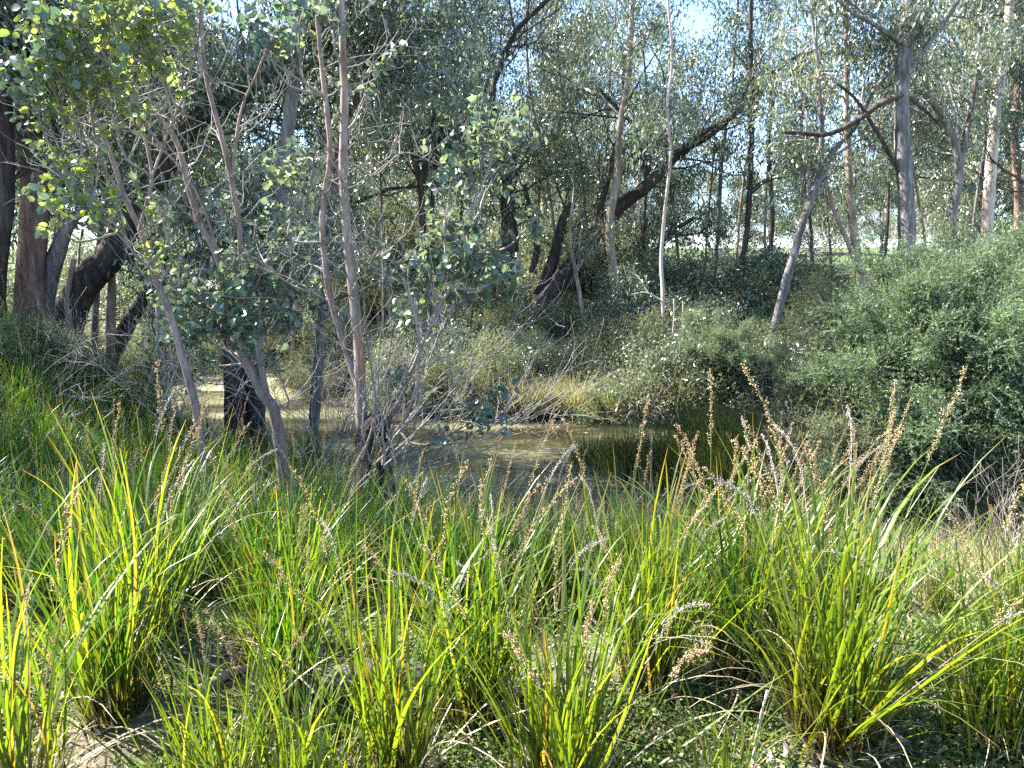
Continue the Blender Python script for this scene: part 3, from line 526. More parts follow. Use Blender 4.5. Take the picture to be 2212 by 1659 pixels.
sapling('tall slender sapling with pinkish grey bark and an orange scar, beside the pond', [
    (ln(6.2, (792, 1010), (780, 880), (775, 760), (765, 650), (745, 480), (735, 350), (742, 200), (738, 60), (733, -120)),   .105, .045),
    (ln(6.25, (778, 850), (742, 740), (712, 620), (698, 480), (716, 320), (700, 170), (688, 20), (680, -120)), .06, .03),
    (ln(6.1, (800, 980), (865, 860), (905, 760), (955, 650), (1000, 580), (1010, 470)), .045, .018),
    (ln(6.0, (805, 1000), (880, 880), (900, 760), (890, 680), (868, 600)), .035, .012), (ln(6.4, (770, 700), (690, 640), (620, 610), (560, 560)), .02, .01),
    (ln(6.3, (748, 500), (790, 560), (805, 555)), .012, .008), (ln(6.3, (742, 330), (800, 380), (870, 330), (950, 360)), .018, .008)],
    [(1085, 300, 6.2, .34, 16, 14), (1000, 345, 6.1, .28, 9, 12), (1115, 360, 6.3, .25, 6, 11), (960, 440, 6.2, .25, 8, 11), (905, 500, 6.3, .2, 5, 9), (1050, 560, 6.1, .34, 16, 14), (960, 590, 6.2, .32, 14, 13), (1000, 520, 6.2, .3, 10, 12), (920, 560, 6.2, .25, 8, 11), (1060, 620, 6.2, .25, 8, 11), (1150, 480, 6.2, .18, 5, 9),
     (870, 640, 6.3, .25, 6, 9), (930, 330, 6.3, .18, 3, 8), (1110, 590, 6.2, .2, 5, 9), (800, 150, 6.4, .3, 6, 9), (660, 380, 6.2, .26, 8, 10), (590, 360, 6.2, .2, 6, 10), (850, 700, 6.3, .2, 4, 8), (1090, 880, 6.0, .22, 7, 9), (1030, 905, 6.0, .2, 6, 9), (850, 810, 6.1, .12, 3, 6), (880, 560, 6.3, .22, 5, 9),
     (640, 30, 6.0, .30, 8, 11), (560, 40, 5.9, .28, 8, 11), (500, 60, 6.0, .22, 5, 10), (720, 10, 6.2, .25, 6, 10)], 71, 300, scar=(.16, .34))
sapling('two stemmed grey sapling left of the scarred one, its pale foot among sedges', [
    (ln(6.9, (618, 985), (600, 920), (570, 850), (525, 765), (495, 680), (485, 600), (470, 540), (440, 490), (405, 390), (380, 300), (330, 240), (270, 200)), .12, .03),
    (ln(6.9, (580, 865), (555, 740), (530, 620), (515, 470), (490, 330), (462, 230), (440, 120), (432, -60)), .062, .035),
    (ln(6.9, (470, 545), (440, 440), (375, 340), (300, 290), (220, 210)), .03, .012), (ln(6.9, (500, 380), (520, 250), (560, 150), (600, 60)), .03, .012), (ln(6.8, (500, 690), (440, 660), (380, 640), (340, 560)), .02, .01)],
    [(560, 590, 6.8, .38, 12, 12), (640, 600, 6.8, .33, 11, 12), (510, 690, 6.7, .33, 11, 12), (560, 660, 6.6, .3, 10, 12), (470, 620, 6.7, .3, 9, 12), (600, 680, 6.7, .28, 8, 12), (380, 620, 6.7, .25, 8, 11), (440, 700, 6.7, .28, 12, 12), (390, 690, 6.7, .28, 11, 12), (360, 740, 6.7, .2, 6, 9), (440, 780, 6.7, .18, 5, 9), (600, 520, 6.9, .25, 6, 9), (500, 560, 6.8, .25, 6, 9),
     (590, 760, 6.8, .2, 4, 8), (670, 520, 6.8, .25, 7, 10), (420, 590, 6.9, .25, 5, 9), (330, 420, 6.9, .2, 4, 8), (480, 440, 6.9, .2, 4, 8), (640, 680, 6.8, .2, 4, 8), (620, 450, 6.8, .22, 5, 9)], 72, 300)
sapling('slim leaning sapling with heavy yellow green backlit foliage over the left bank', [
    (ln(6.4, (450, 985), (425, 900), (400, 800), (365, 680), (330, 590), (300, 500), (262, 420), (230, 330), (190, 240), (130, 160), (90, 60)), .075, .02),
    (ln(6.3, (300, 500), (330, 380), (300, 250), (260, 140), (240, 20)), .03, .015), (ln(6.2, (262, 420), (180, 300), (110, 200), (60, 140)), .02, .01), (ln(6.1, (330, 590), (250, 500), (180, 420), (130, 380)), .018, .009), (ln(6.2, (330, 380), (400, 200), (430, 100), (440, -20)), .02, .01)],
    [(80, 60, 5.6, .38, 13, 13), (170, 60, 5.8, .38, 12, 13), (260, 50, 5.9, .38, 11, 12), (350, 60, 6.0, .36, 10, 12), (420, 40, 6.0, .3, 8, 11), (110, 150, 5.7, .36, 12, 13), (200, 160, 5.8, .36, 11, 13), (290, 150, 6.0, .33, 9, 12), (60, 190, 5.6, .2, 5, 10), (160, 225, 5.8, .24, 7, 11),
     (240, 220, 5.9, .22, 5, 9), (330, 250, 6.1, .15, 3, 7), (60, -30, 5.6, .35, 9, 12), (200, -30, 5.8, .38, 9, 12), (330, -30, 6.0, .35, 8, 12), (380, 130, 6.1, .28, 6, 10), (130, 370, 5.8, .25, 8, 11), (190, 420, 5.8, .28, 9, 12), (250, 440, 5.9, .22, 5, 10), (320, 420, 6.0, .14, 3, 8), (110, 440, 5.8, .2, 5, 9),
     (360, 560, 6.2, .2, 5, 9), (30, 110, 5.5, .25, 7, 11)], 73, 300, lm=M_round_y, Lr=(.042, .078))

# the dark knotty stump at the foot of the tall sapling and the bare brush round it
hero('tree_stump', 'dark knotty stump wrapped in dead twigs at the foot of the scarred sapling', [(ln(6.15, (812, 1040), (808, 980), (812, 930), (820, 905)), .30, .20)], M_dark, None, cat='stump', n=22, rough=.30, twigs=40, tl=.5, tfrom=.1, seed=80, twm=M_twig, tw_r=.006)
def brush(label, px, py, Y, n, L, lean, seed, mat, r=.009, spread=.7, name='dead_brush'):
    rng = np.random.RandomState(seed); b = at(px, py, Y); b[2] = float(ground(b[0], b[1])) if b[2] < float(ground(b[0], b[1]))+.6 else b[2]
    tw, tp = [], []
    for k in range(n):
        d = np.array([lean[0]+rng.normal()*spread, lean[1]+rng.normal()*spread*.7, lean[2]+rng.uniform(0, .5)])
        grow(rng, tw, tp, rng.normal(size=3)*[.12, .1, .02], unit(d), L*rng.uniform(.5, 1.2), r*rng.uniform(.5, 1.1), 0, nch=(4, 3), last=2, ratio=.5, wander=.16, up=.05, ang=(.3, .8), segs=6)
    g = Geo(); twig_geo(g, tw, 5); return link(name, g.mesh(name, mat, True), label=label, cat='shrub', loc=b)
brush('bare grey brush spreading up right from the scarred sapling', 830, 990, 6.0, 15, 1.5, (.6, 0, .9), 81, M_twig, r=.010, spread=.35)
brush('tangle of bare grey twigs between the two saplings', 700, 1000, 6.5, 20, 1.2, (.0, 0, .8), 82, M_twig, r=.006)
brush('low bare twigs reaching right over the pond edge', 860, 1010, 6.2, 16, 1.3, (1.4, .1, .25), 83, M_twig, r=.008, spread=.3)
brush('grey bare twigs around the foot of the leaning sapling', 430, 960, 6.9, 14, 1.1, (-.1, 0, .8), 84, M_twig, r=.006)
brush('fine grey brush left of the broad dark stump trunk', 350, 900, 9, 14, 1.6, (.1, 0, .7), 85, M_twig, r=.007)
brush('pale dead branch lying over the sedges at the left edge', 20, 800, 8.2, 6, 1.6, (1.0, -.1, .25), 86, M_twig, r=.012, spread=.25)
brush('dead grey twigs in the scrub behind the scarred sapling', 720, 880, 14.8, 34, 1.7, (0, 0, .8), 87, M_twig, r=.01)
brush('dead pale twiggy mass at the water under the overhanging tea tree', 1840, 1060, 8.2, 34, 1.25, (-.1, 0, .8), 88, M_twig, r=.006)
brush('bare grey shrub cut by the right edge above the dark water', 2225, 1130, 6.0, 26, 1.0, (-.3, 0, .9), 89, M_twig, r=.006)

# ---------------------------------------------------------------- shrubs of fine foliage
def bough(seed, mat_l, mat_t, L=.8, n=110, nd=16, nl=.017, sprayL=.17, droop=.15):
    """one leafy bough: a forked stem with feathery sprays"""
    rng = np.random.RandomState(seed); tw, tp = [], []
    grow(rng, tw, tp, (0, 0, 0), (0, 0, 1), L, .010, 0, nch=(7, 5), last=2, ratio=.48, wander=.14, up=.02, ang=(.35, .8), tipn=2)
    gt = Geo(); twig_geo(gt, tw, 5); T = np.array(tp); T = T[rng.choice(len(T), n)]
    c = T; ax = unit(unit(c+[0, 0, .2])*.8+rng.normal(size=c.shape)*.5-[0, 0, droop]); 
    l = sprayL*rng.uniform(.6, 1.3, n)
    f = np.linspace(.05, 1, nd)[None, :, None]; bend = rng.normal(size=(n, 1, 3))*.15-np.array([0, 0, .12])
    pos = c[:, None, :]+ax[:, None, :]*l[:, None, None]*f+bend*l[:, None, None]*f*f
    dr = unit(ax[:, None, :]*.9+rng.normal(size=(n, nd, 3))*.75)
    pos = pos.reshape(-1, 3); dr = dr.reshape(-1, 3); ll = nl*rng.uniform(.7, 1.4, len(pos))
    s = unit(np.cross(dr, rng.normal(size=dr.shape)))*(ll*.22)[:, None]
    V = np.stack([pos-s, pos+s, pos+dr*ll[:, None]*1.25], 1).reshape(-1, 3)
    g = Geo(); g.add(V, np.arange(len(V)).reshape(-1, 3), None, 0)
    # the spray stems as thin triangles
    e = pos.reshape(n, nd, 3)[:, -1]; s2 = unit(np.cross(ax, rng.normal(size=ax.shape)))*.0018
    V2 = np.stack([c-s2, c+s2, e], 1).reshape(-1, 3); g.add(V2, np.arange(len(V2)).reshape(-1, 3), None, 0)
    return gt.mesh('stem', mat_t), g.mesh('foliage', mat_l)
BT = [bough(200+k, M_feather, M_twigdk, L=.75, n=260, nd=17, nl=.020, sprayL=.22) for k in range(4)]
BO = [bough(210+k, M_olive, M_twig, L=.75, n=200, nd=14, nl=.022, sprayL=.22, droop=.35) for k in range(4)]
def place_boughs(root, spots, forms, rng, name='bough', s=(.8, 1.2)):
    for (p_, d_) in spots:
        st, fo = forms[rng.randint(len(forms))]; q = Vector(d_).to_track_quat('Z', 'Y') @ Matrix.Rotation(rng.uniform(0, 6.28), 3, 'Z').to_quaternion()
        k = rng.uniform(*s); o = bpy.data.objects.new(name, fo); C.objects.link(o); o.parent = root; o['kind'] = 'stuff'
        o.location = [float(c) for c in p_]; o.rotation_mode = 'QUATERNION'; o.rotation_quaternion = q; o.scale = (k, k, k)
        t = bpy.data.objects.new('stem', st); C.objects.link(t); t.parent = o
def tea_tree(label, lobes, forms, seed, density, Yb, stem_px, dens_top=1.0, s=(.85, 1.3)):
    """lobes: (px, py, Y, rx, ry, rz) ellipsoids that the bough tips fill"""
    rng = np.random.RandomState(seed); b = at(*stem_px); base = np.array([b[0], b[1], float(ground(b[0], b[1]))])
    root = link('tea_tree', None, label=label, cat='shrub', loc=base); spots = []; g = Geo()
    for (px, py, Y, rx, ry, rz) in lobes:
        c = at(px, py, Y)-base; P = smooth_line([np.array([rng.normal()*.15, rng.normal()*.15, -.1]), c*.5+[0, 0, -.1]+rng.normal(size=3)*.12, c], 14)
        tube(g, P, np.linspace(.055, .015, 14), n=7, rough=.1, seed=seed)
        n = int(density*rx*rz*(1+ry)); v = unit(rng.normal(size=(n, 3))); v[:, 1] = -np.abs(v[:, 1])*rng.choice([1, 1, 1, -1], n); r_ = rng.uniform(.25, .95, n)[:, None]
        pp = c+v*r_*np.array([rx, ry, rz]); dd = unit(v*1.0+np.array([0, -.15, .35])+rng.normal(size=(n, 3))*.3)
        spots += [(pp[i]-dd[i]*.5, dd[i]) for i in range(n)]
        for i in range(0, n, 3): tube(g, smooth_line([c*.8+rng.normal(size=3)*.1, (c+pp[i])/2, pp[i]-dd[i]*.5], 5), np.linspace(.014, .008, 5), n=4)
    link('trunk', g.mesh('trunk', M_twigdk, True), root); place_boughs(root, spots, forms, rng, s=s); return root
tea_tree('large feathery green tea tree overhanging the dark water at right', [
    (1930, 740, 9.3, .5, .6, .5), (2020, 740, 9.0, .65, .8, .7), (2170, 690, 9.3, .8, .8, .6), (2080, 650, 9.4, .3, .4, .3), (1930, 640, 9.4, .25, .3, .3), (2240, 620, 9.4, .4, .5, .4), (1930, 820, 8.8, .6, .6, .6), (2080, 820, 8.3, 1.0, .8, .8), (2220, 780, 8.5, .9, .8, .9),
    (1930, 920, 8.3, .6, .6, .55), (2080, 950, 8.0, .75, .6, .45), (2200, 960, 8.0, .7, .6, .6), (2290, 900, 8.0, .7, .6, .8), (1850, 810, 9.3, .22, .3, .3)], BT, 301, 40, 9.5, (2000, 900, 10.4))
tea_tree('smaller grey green tea tree with dead twigs, left of the large one at the water', [(1800, 820, 9.2, .42, .4, .38), (1830, 930, 8.9, .40, .4, .35), (1850, 1010, 8.6, .42, .4, .3), (1900, 1030, 8.4, .4, .4, .3)], BO, 302, 46, 9.5, (1870, 980, 9.8))
tea_tree('feathery shrub behind the leaning grey trunk', [(1560, 740, 14.5, .6, .5, .45), (1500, 720, 15.5, .5, .4, .4), (1650, 790, 14.5, .6, .4, .35)], BT, 303, 26, 15, (1560, 800, 15.2), s=(.6, .9))
tea_tree('tall feathery tea tree behind the right edge of the large one', [(2190, 640, 12.5, .9, .7, .5), (2060, 660, 12.5, .6, .5, .4), (2300, 650, 12.5, .9, .7, .6)], BT, 304, 26, 13, (2150, 700, 13.4), s=(.8, 1.2))
# rush like olive shrubs on the near water edge
def rush(label, px, py, Y, n, H, seed, mat, spread=.35, w=.004, name='rush_clump', group=None, cat='plant', curve=.6):
    g = Geo(); rush_geo(g, np.random.RandomState(seed), n, H, spread, w, curve); b = at(px, py, Y); return link(name, g.mesh(name, mat), label=label, cat=cat, group=group, loc=(b[0], b[1], float(ground(b[0], b[1]))))
def rush_geo(g, rng, n, H, spread, w, curve, segs=5, br=.12, wavy=.0, m=0):
    a = rng.uniform(0, 6.28, n); L = H*rng.uniform(.55, 1.15, n); th = np.abs(rng.normal(size=n))*spread; k = rng.uniform(0, curve, n)
    u = np.linspace(0, 1, segs+1)[None, :]; ang = th[:, None]+k[:, None]*u**1.6
    dx = np.sin(ang); dz = np.cos(ang); x = np.cumsum(dx, 1)-dx; z = np.cumsum(dz, 1)-dz; x = x/segs*L[:, None]; z = z/segs*L[:, None]
    r0 = br*np.sqrt(rng.rand(n)); a0 = a+rng.normal(size=n)*.8
    ca, sa = np.cos(a)[:, None], np.sin(a)[:, None]
    bx = (r0*np.cos(a0))[:, None]+x*ca; by = (r0*np.sin(a0))[:, None]+x*sa
    tw_ = rng.uniform(0, 3.14, n)[:, None]; wx = np.cos(a[:, None]+tw_); wy = np.sin(a[:, None]+tw_)
    ww = w*rng.uniform(.6, 1.2, n)[:, None]*(1-u**3)*np.minimum(1, .6+u*4)/2*1.0+.0003
    P1 = np.stack([bx-wx*ww, by-wy*ww, z], -1); P2 = np.stack([bx+wx*ww, by+wy*ww, z], -1)
    V = np.stack([P1, P2], 2).reshape(-1, 3); S2 = segs+1
    b = (np.arange(n)[:, None]*S2+np.arange(segs)[None, :]).ravel()*2
    g.add(V, np.stack([b, b+1, b+3, b+2], 1), np.repeat(np.tile(u.ravel(), n), 2), m)
M_rush = leaf_mat('olive_rush', [(0, (.03, .05, .012)), (.6, (.06, .08, .02)), (1, (.14, .13, .05))], fac=.35, rough=.5)
RL = ['dark olive rush clump leftmost at the near water edge, right of the pond', 'dark olive rush clump second from the left beside the pond', 'tall olive rush clump in the middle of the dark rushes', 'olive rush clump right of the tallest dark rushes', 'olive rush clump beside the tea tree foot', 'low olive rush clump in front of the tall rushes', 'low olive rush clump at the left foot of the tea tree']
RL += ['olive rush clump standing in the pond, farthest left of the rushes', 'olive rush clump in the pond, second from the left']
for k, (px, Y, n, H) in enumerate([(1420, 10.2, 1500, 1.1), (1490, 9.8, 1800, 1.25), (1560, 9.6, 2000, 1.35), (1640, 9.3, 1800, 1.25), (1715, 9.0, 1500, 1.1), (1530, 9.0, 1300, .9), (1670, 8.7, 1300, .85), (1275, 11.4, 1300, .95), (1345, 10.7, 1500, 1.1)]):
    rush(RL[k], px, 1000, Y, n, H, 400+k, M_rush, spread=.38, w=.006, group='olive rushes at the water edge')
# ---------------------------------------------------------------- scrub on the far bank
def shrub_form(seed, forms, Rr, n, s=(.9, 1.3)):
    """joins boughs (numpy transforms) into one shrub crown: a dome on short stems"""
    rng = np.random.RandomState(seed); g = Geo(); gt = Geo()
    for i in range(n):
        v = unit(rng.normal(size=3)); v[2] = abs(v[2]); p_ = v*rng.uniform(.3, .95)*np.array([Rr, Rr, Rr*.8])+[0, 0, .15]
        d_ = unit(v+[0, 0, .4]+rng.normal(size=3)*.35); me = forms[rng.randint(len(forms))][1]
        q = np.array((Vector(d_).to_track_quat('Z', 'Y') @ Matrix.Rotation(rng.uniform(0, 6.28), 3, 'Z').to_quaternion()).to_matrix())
        co = np.empty(len(me.vertices)*3, np.float32); me.vertices.foreach_get('co', co); co = co.reshape(-1, 3)@q.T*rng.uniform(*s)+p_-d_*.5
        g.add(co, np.arange(len(co)).reshape(-1, 3))
        tube(gt, smooth_line([rng.normal(size=3)*[.08, .08, 0], p_*.5, p_-d_*.4], 5), np.linspace(.018, .006, 5), n=4)
    return gt, g
def leafy_form(seed, leafm, H, n, kind='narrow', Lr=(.05, .1), Wr=.3, per=9, sig=.12, droop=.5, bark=M_twigdk):
    rng = np.random.RandomState(seed); tw, tp = [], []
    for k in range(n):
        a = rng.uniform(0, 6.28); t = rng.uniform(.1, .6); grow(rng, tw, tp, rng.normal(size=3)*[.08, .08, 0], (math.cos(a)*math.sin(t), math.sin(a)*math.sin(t), math.cos(t)), H*rng.uniform(.6, 1.1), .018, 0, nch=(6, 4), last=2, ratio=.5, up=.06)
    gt = Geo(); twig_geo(gt, tw, 5); g = Geo(); crown_geo(g, tp, rng, per=per, sig=sig, L=Lr, Wr=Wr, droop=droop, kind=kind); return gt, g
def arch_form(seed, n, H):
    rng = np.random.RandomState(seed); g = Geo(); rush_geo(g, rng, n, H, .5, .012, 2.2, segs=6, br=.2); return None, g
M_arch = leaf_mat('arching_rush', [(0, (.09, .10, .05)), (.5, (.17, .17, .09)), (1, (.32, .28, .19))], fac=.35, rough=.55, spec=.3)
M_bleach = island_mat('bleached_twigs', [(0, (.22, .18, .15)), (.5, (.38, .33, .28)), (1, (.5, .45, .4))], rough=.8)
SH = {'olive': (shrub_form(501, BO, .75, 26), M_olive), 'olive_low': (shrub_form(502, BO, .6, 20), M_olive), 'feather': (shrub_form(503, BT, .8, 26), M_feather),
      'gumbush': (leafy_form(504, M_gum, 1.3, 7), M_gum), 'gumpale': (leafy_form(505, M_gumpale, 1.2, 7, Lr=(.04, .08), Wr=.25), M_gumpale), 'roundbush': (leafy_form(506, M_round, 1.1, 6, 'round', (.04, .065), .85, per=5, sig=.12), M_round),
      'arch': (arch_form(507, 700, 1.1), M_arch), 'bracken': (leafy_form(508, M_bracken, .6, 16, Lr=(.03, .08), Wr=.5, per=12, sig=.1), M_bracken), 'bleach': (arch_form(509, 600, .9), M_bleach)}
SHM = {}
for k, ((gt, g), mt) in SH.items():
    SHM[k] = (gt.mesh('stems', M_twigdk) if gt else None, g.mesh('foliage', mt))
SLAB = {'olive': 'olive feathery shrub', 'olive_low': 'low yellowish shrub', 'feather': 'green feathery shrub', 'gumbush': 'glossy young gum bush',
        'gumpale': 'pale leafy bush', 'roundbush': 'blue green round leaved bush', 'arch': 'pale arching rush clump', 'bracken': 'rusty bracken clump', 'bleach': 'bleached dry grass clump'}
SCAT = {'arch': 'plant', 'bracken': 'fern', 'bleach': 'grass clump'}
SNAME = {'arch': 'rush_clump', 'bracken': 'bracken', 'bleach': 'dry_grass_clump', 'gumbush': 'gum_bush', 'gumpale': 'gum_bush', 'roundbush': 'gum_bush'}
def shrub(kind, x, y, s, rz, label=None, group=None, sink=.05):
    st, fo = SHM[kind]; o = link(SNAME.get(kind, 'feathery_shrub'), None, label=label or SLAB[kind], cat=SCAT.get(kind, 'shrub'), group=group or 'shrubs and clumps of the far bank scrub', loc=(x, y, float(ground(x, y))-sink), rot=(0, 0, rz), scale=s)
    link('foliage', fo, o, kind='stuff')
    if st: link('stems', st, o)
    return o
rng = np.random.RandomState(17)
def band(px0, px1, y0, y1, n, kinds, probs, s0, s1):
    for i in range(n):
        px = rng.uniform(px0, px1); y = rng.uniform(y0, y1); x = (px-1106)/1640*y
        if 1030 < px < 1330 and y < 22 and s1 > .7: s1_ = .8
        else: s1_ = s1
        if y < centre_y(x)+2.3: y = centre_y(x)+2.3+rng.uniform(0, .6)
        kd = str(rng.choice(kinds, p=probs)); shrub(kd, x, y, rng.uniform(min(s0, s1_-.1), s1_), rng.uniform(0, 6.28), SLAB[kd]+(' near the water' if y < 17 else (' midway up' if y < 22 else ' near the top'))+', '+beside(x, y, TREES))
band(850, 1750, 14.5, 17, 60, ['olive', 'olive_low', 'feather', 'gumbush', 'roundbush', 'arch', 'bleach', 'gumpale'], [.16, .12, .06, .18, .08, .15, .15, .10], .65, 1.15)
band(900, 1800, 17, 22, 64, ['olive', 'olive_low', 'feather', 'gumbush', 'roundbush', 'arch', 'gumpale'], [.2, .14, .10, .26, .08, .1, .12], .8, 1.4)
band(600, 1000, 17, 25, 20, ['olive', 'olive_low', 'gumbush', 'arch', 'gumpale'], [.3, .25, .1, .25, .1], .7, 1.2)
band(1150, 1700, 22.5, 30, 22, ['bracken', 'olive_low', 'gumpale', 'gumbush'], [.2, .3, .3, .2], .8, 1.3)
band(1500, 2000, 24, 30, 22, ['bracken', 'gumpale'], [.75, .25], .8, 1.2)
band(-100, 700, 19, 30, 30, ['olive', 'gumpale', 'gumbush', 'feather', 'olive_low'], [.25, .25, .2, .1, .2], .9, 1.7)
band(1700, 2300, 15, 24, 26, ['feather', 'gumbush', 'olive', 'roundbush', 'gumpale'], [.3, .3, .15, .1, .15], .6, 1.0)
band(850, 1300, 24, 34, 22, ['gumbush', 'olive', 'gumpale', 'feather'], [.3, .3, .25, .15], 1.3, 2.2)
for k in range(16):
    px = 1040+k*30+rng.uniform(-12, 12); y = 14.9+rng.uniform(-.3, .3)-.2*(px-1040)/500; x = (px-1106)/1640*y; y = max(y, centre_y(x)+2.0); kd = ['bleach', 'arch'][k % 2]
    shrub(kd, x, y, rng.uniform(.7, 1.0), rng.uniform(0, 6.28), SLAB[kd]+' drooping over the water edge, '+beside(x, y, TREES))
for k in range(14):
    px = rng.uniform(1080, 1260); y = rng.uniform(16.0, 20.5); x = (px-1106)/1640*y; kd = ['arch', 'olive_low', 'bleach', 'gumbush'][k % 4]; shrub(kd, x, y, rng.uniform(.45, .75), rng.uniform(0, 6.28), 'small '+SLAB[kd]+(' near the water' if y < 18 else ' midway up')+', '+beside(x, y, TREES))
shrub('gumpale', *(at(1185, 640, 20.2)[:2]), .8, 1.0, 'bright sunlit drooping leafy bush in front of the massive dark tree', 'bush at the massive tree')
for k, (px, Y, kd, s) in enumerate([(40, 9.2, 'feather', .8)]):
    shrub(kd, (px-1106)/1640*Y, Y, s, 1.0, 'blue green leafy bush low at the left edge among the sedges', 'bush at the left edge')
# fine dry grass over the far bank, one mass
def grass_mass(name, label, n, xr, yr, H, w, mat, seed, cond=None, spread=.5, curve=1.0, segs=3, patch=3.0):
    rng = np.random.RandomState(seed); x = rng.uniform(*xr, n); y = rng.uniform(*yr, n)
    k = (np.sin(x*patch*.7+1.3*np.sin(y*patch*.5))+np.sin(y*patch*.9+x*.8))*.5+rng.normal(size=n)*.45; ok = k > -.15
    if cond is not None: ok &= cond(x, y)
    x, y = x[ok], y[ok]; n = len(x); g = Geo(); rush_geo(g, rng, n, H, spread, w, curve, segs=segs, br=.0)
    V = g.v[0].reshape(n, -1, 3); V += np.stack([x, y, ground(x, y)-.01], -1)[:, None, :]; g.v[0] = V.reshape(-1, 3).astype(np.float32)
    return link(name, g.mesh(name, mat), label=label, cat='grass', kind='stuff')
M_fargrass = island_mat('far_bank_grass', [(0, (.12, .12, .06)), (.5, (.23, .21, .12)), (1, (.38, .34, .24))], trans=.4)
grass_mass('dry_grass', 'pale yellow dry grass over the far bank', 90000, (-26, 26), (15.6, 32), .32, .012, M_fargrass, 61, lambda x, y: (y > centre_y(x)+2.6) & (np.abs(x) < y*.72), segs=2)
grass_mass('fine_grass', 'fine brown dead grass between sedges and pond', 26000, (-1.5, 7.5), (4.6, 9.5), .42, .0035, M_straw, 62, lambda x, y: (y < centre_y(x)-2.4) & (np.abs(x) < y*.72), spread=.6)
grass_mass('reed_grass', 'pale dry reeds standing in the pond margin', 5000, (-3.5, 4), (8.2, 10.6), .55, .004, M_straw, 63, lambda x, y: (y < centre_y(x)-2.0), spread=.25, curve=.4)

# ---------------------------------------------------------------- sedge tussocks
def blade_geo(g, th, k, w, L=1.0, segs=9, sway=.06, fold=.35, m=0, off=(0, 0), rz=0.0, kink=None):
    u = np.linspace(0, 1, segs+1); ang = th+k*u**1.8
    if kink: ang = ang+(u > kink[0])*kink[1]
    x = np.concatenate([[0], np.cumsum(np.sin(ang[:-1]))])/segs*L; z = np.concatenate([[0], np.cumsum(np.cos(ang[:-1]))])/segs*L; y = sway*np.sin(u*2.6)*L
    ww = w/2*np.minimum(1, .7+u*3)*(1-u**2.6)**.8+.0004
    nx, nz = np.cos(ang), -np.sin(ang)
    A = np.stack([x, y, z], -1); e = np.stack([nx*ww*fold, ww, nz*ww*fold], -1); e2 = np.stack([nx*ww*fold, -ww, nz*ww*fold], -1)
    V = np.stack([A+e, A, A+e2], 1).reshape(-1, 3); c, s = math.cos(rz), math.sin(rz)
    V = np.stack([V[:, 0]*c-V[:, 1]*s+off[0], V[:, 0]*s+V[:, 1]*c+off[1], V[:, 2]], -1)
    i = np.arange(segs)*3; F = np.concatenate([np.stack([i, i+1, i+4, i+3], 1), np.stack([i+1, i+2, i+5, i+4], 1)])
    g.add(V, F, np.repeat(u, 3), m)
def spike_geo(g, rng, L=1.0, th=.12, k=.4, head=.27, n=110, w=.0022, m_stem=0, m_head=1, dense=1.0, tipbend=.5):
    """a flower stalk: thin stem, then side clusters of small brown spikelets"""
    segs = 14; u = np.linspace(0, 1, segs+1); ang = th+k*u**2+tipbend*np.maximum(0, u-.75)*3
    x = np.concatenate([[0], np.cumsum(np.sin(ang[:-1]))])/segs*L; z = np.concatenate([[0], np.cumsum(np.cos(ang[:-1]))])/segs*L; y = .03*np.sin(u*4)*L
    P = np.stack([x, y, z], -1); tube(g, P, np.linspace(w, w*.4, segs+1), n=4, m=m_stem)
    nb = rng.randint(7, 11); f0 = 1-head; C_, D_, = [], []
    for b in range(nb):
        f = f0+head*(b/nb)**.85; q = P[int(f*segs)]+(P[min(int(f*segs)+1, segs)]-P[int(f*segs)])*(f*segs-int(f*segs)); T = unit(P[min(int(f*segs)+1, segs)]-P[int(f*segs)]) if int(f*segs) < segs else unit(P[-1]-P[-2])
        bl = .032*(1.25-.6*b/nb)*rng.uniform(.7, 1.3)*L; bd = unit(T+unit(np.cross(T, rng.normal(size=3)))*.24); kk = int(n/nb)
        s = np.linspace(0, 1, kk)[:, None]; C_.append(q+bd*bl*s+rng.normal(size=(kk, 3))*.0022); D_.append(bd+rng.normal(size=(kk, 3))*.9)
    kk = int(n*.4); f = f0+head*rng.rand(kk); i = np.minimum((f*segs).astype(int), segs-1); q = P[i]+(P[i+1]-P[i])*(f*segs-i)[:, None]
    C_.append(q+rng.normal(size=(kk, 3))*.0025); D_.append(rng.normal(size=(kk, 3))+[0, 0, .6])
    c = np.vstack(C_); d = unit(np.vstack(D_)); l = rng.uniform(.0045, .0095, len(c))[:, None]; s1 = unit(np.cross(d, rng.normal(size=d.shape)))*l*.15; s2 = np.cross(d, s1)
    V = np.stack([c, c+d*l*.5+s1, c+d*l*.5-s1*.6+s2, c+d*l*.5-s1*.6-s2, c+d*l], 1).reshape(-1, 3); b = np.arange(len(c))[:, None]*5
    F = np.concatenate([b+np.array(t) for t in ([0, 1, 2], [0, 2, 3], [0, 3, 1], [4, 2, 1], [4, 3, 2], [4, 1, 3])]); g.add(V, F, None, m_head)
BL, BLD = [], []
for k in range(30):
    r_ = np.random.RandomState(900+k); g = Geo(); th = (.03, .1, .2, .3, .42)[k % 5]+r_.uniform(-.03, .05); kk = (.15, .3, .5, .8, 1.1, 1.7)[k % 6]*r_.uniform(.7, 1.2)
    blade_geo(g, th, kk, r_.uniform(.008, .015), sway=r_.uniform(-.1, .1), kink=(r_.uniform(.5, .8), r_.uniform(.5, 1.3)) if k % 9 == 8 else None); BL.append((th, g.mesh('leaf_blade', M_blade1, True)))
for k in range(10):
    r_ = np.random.RandomState(950+k); g = Geo(); blade_geo(g, r_.uniform(.2, .9), r_.uniform(.8, 2.2), r_.uniform(.006, .011), sway=r_.uniform(-.15, .15)); BLD.append(g.mesh('leaf_blade', M_dry, True))
SPK, SPKO = [], []
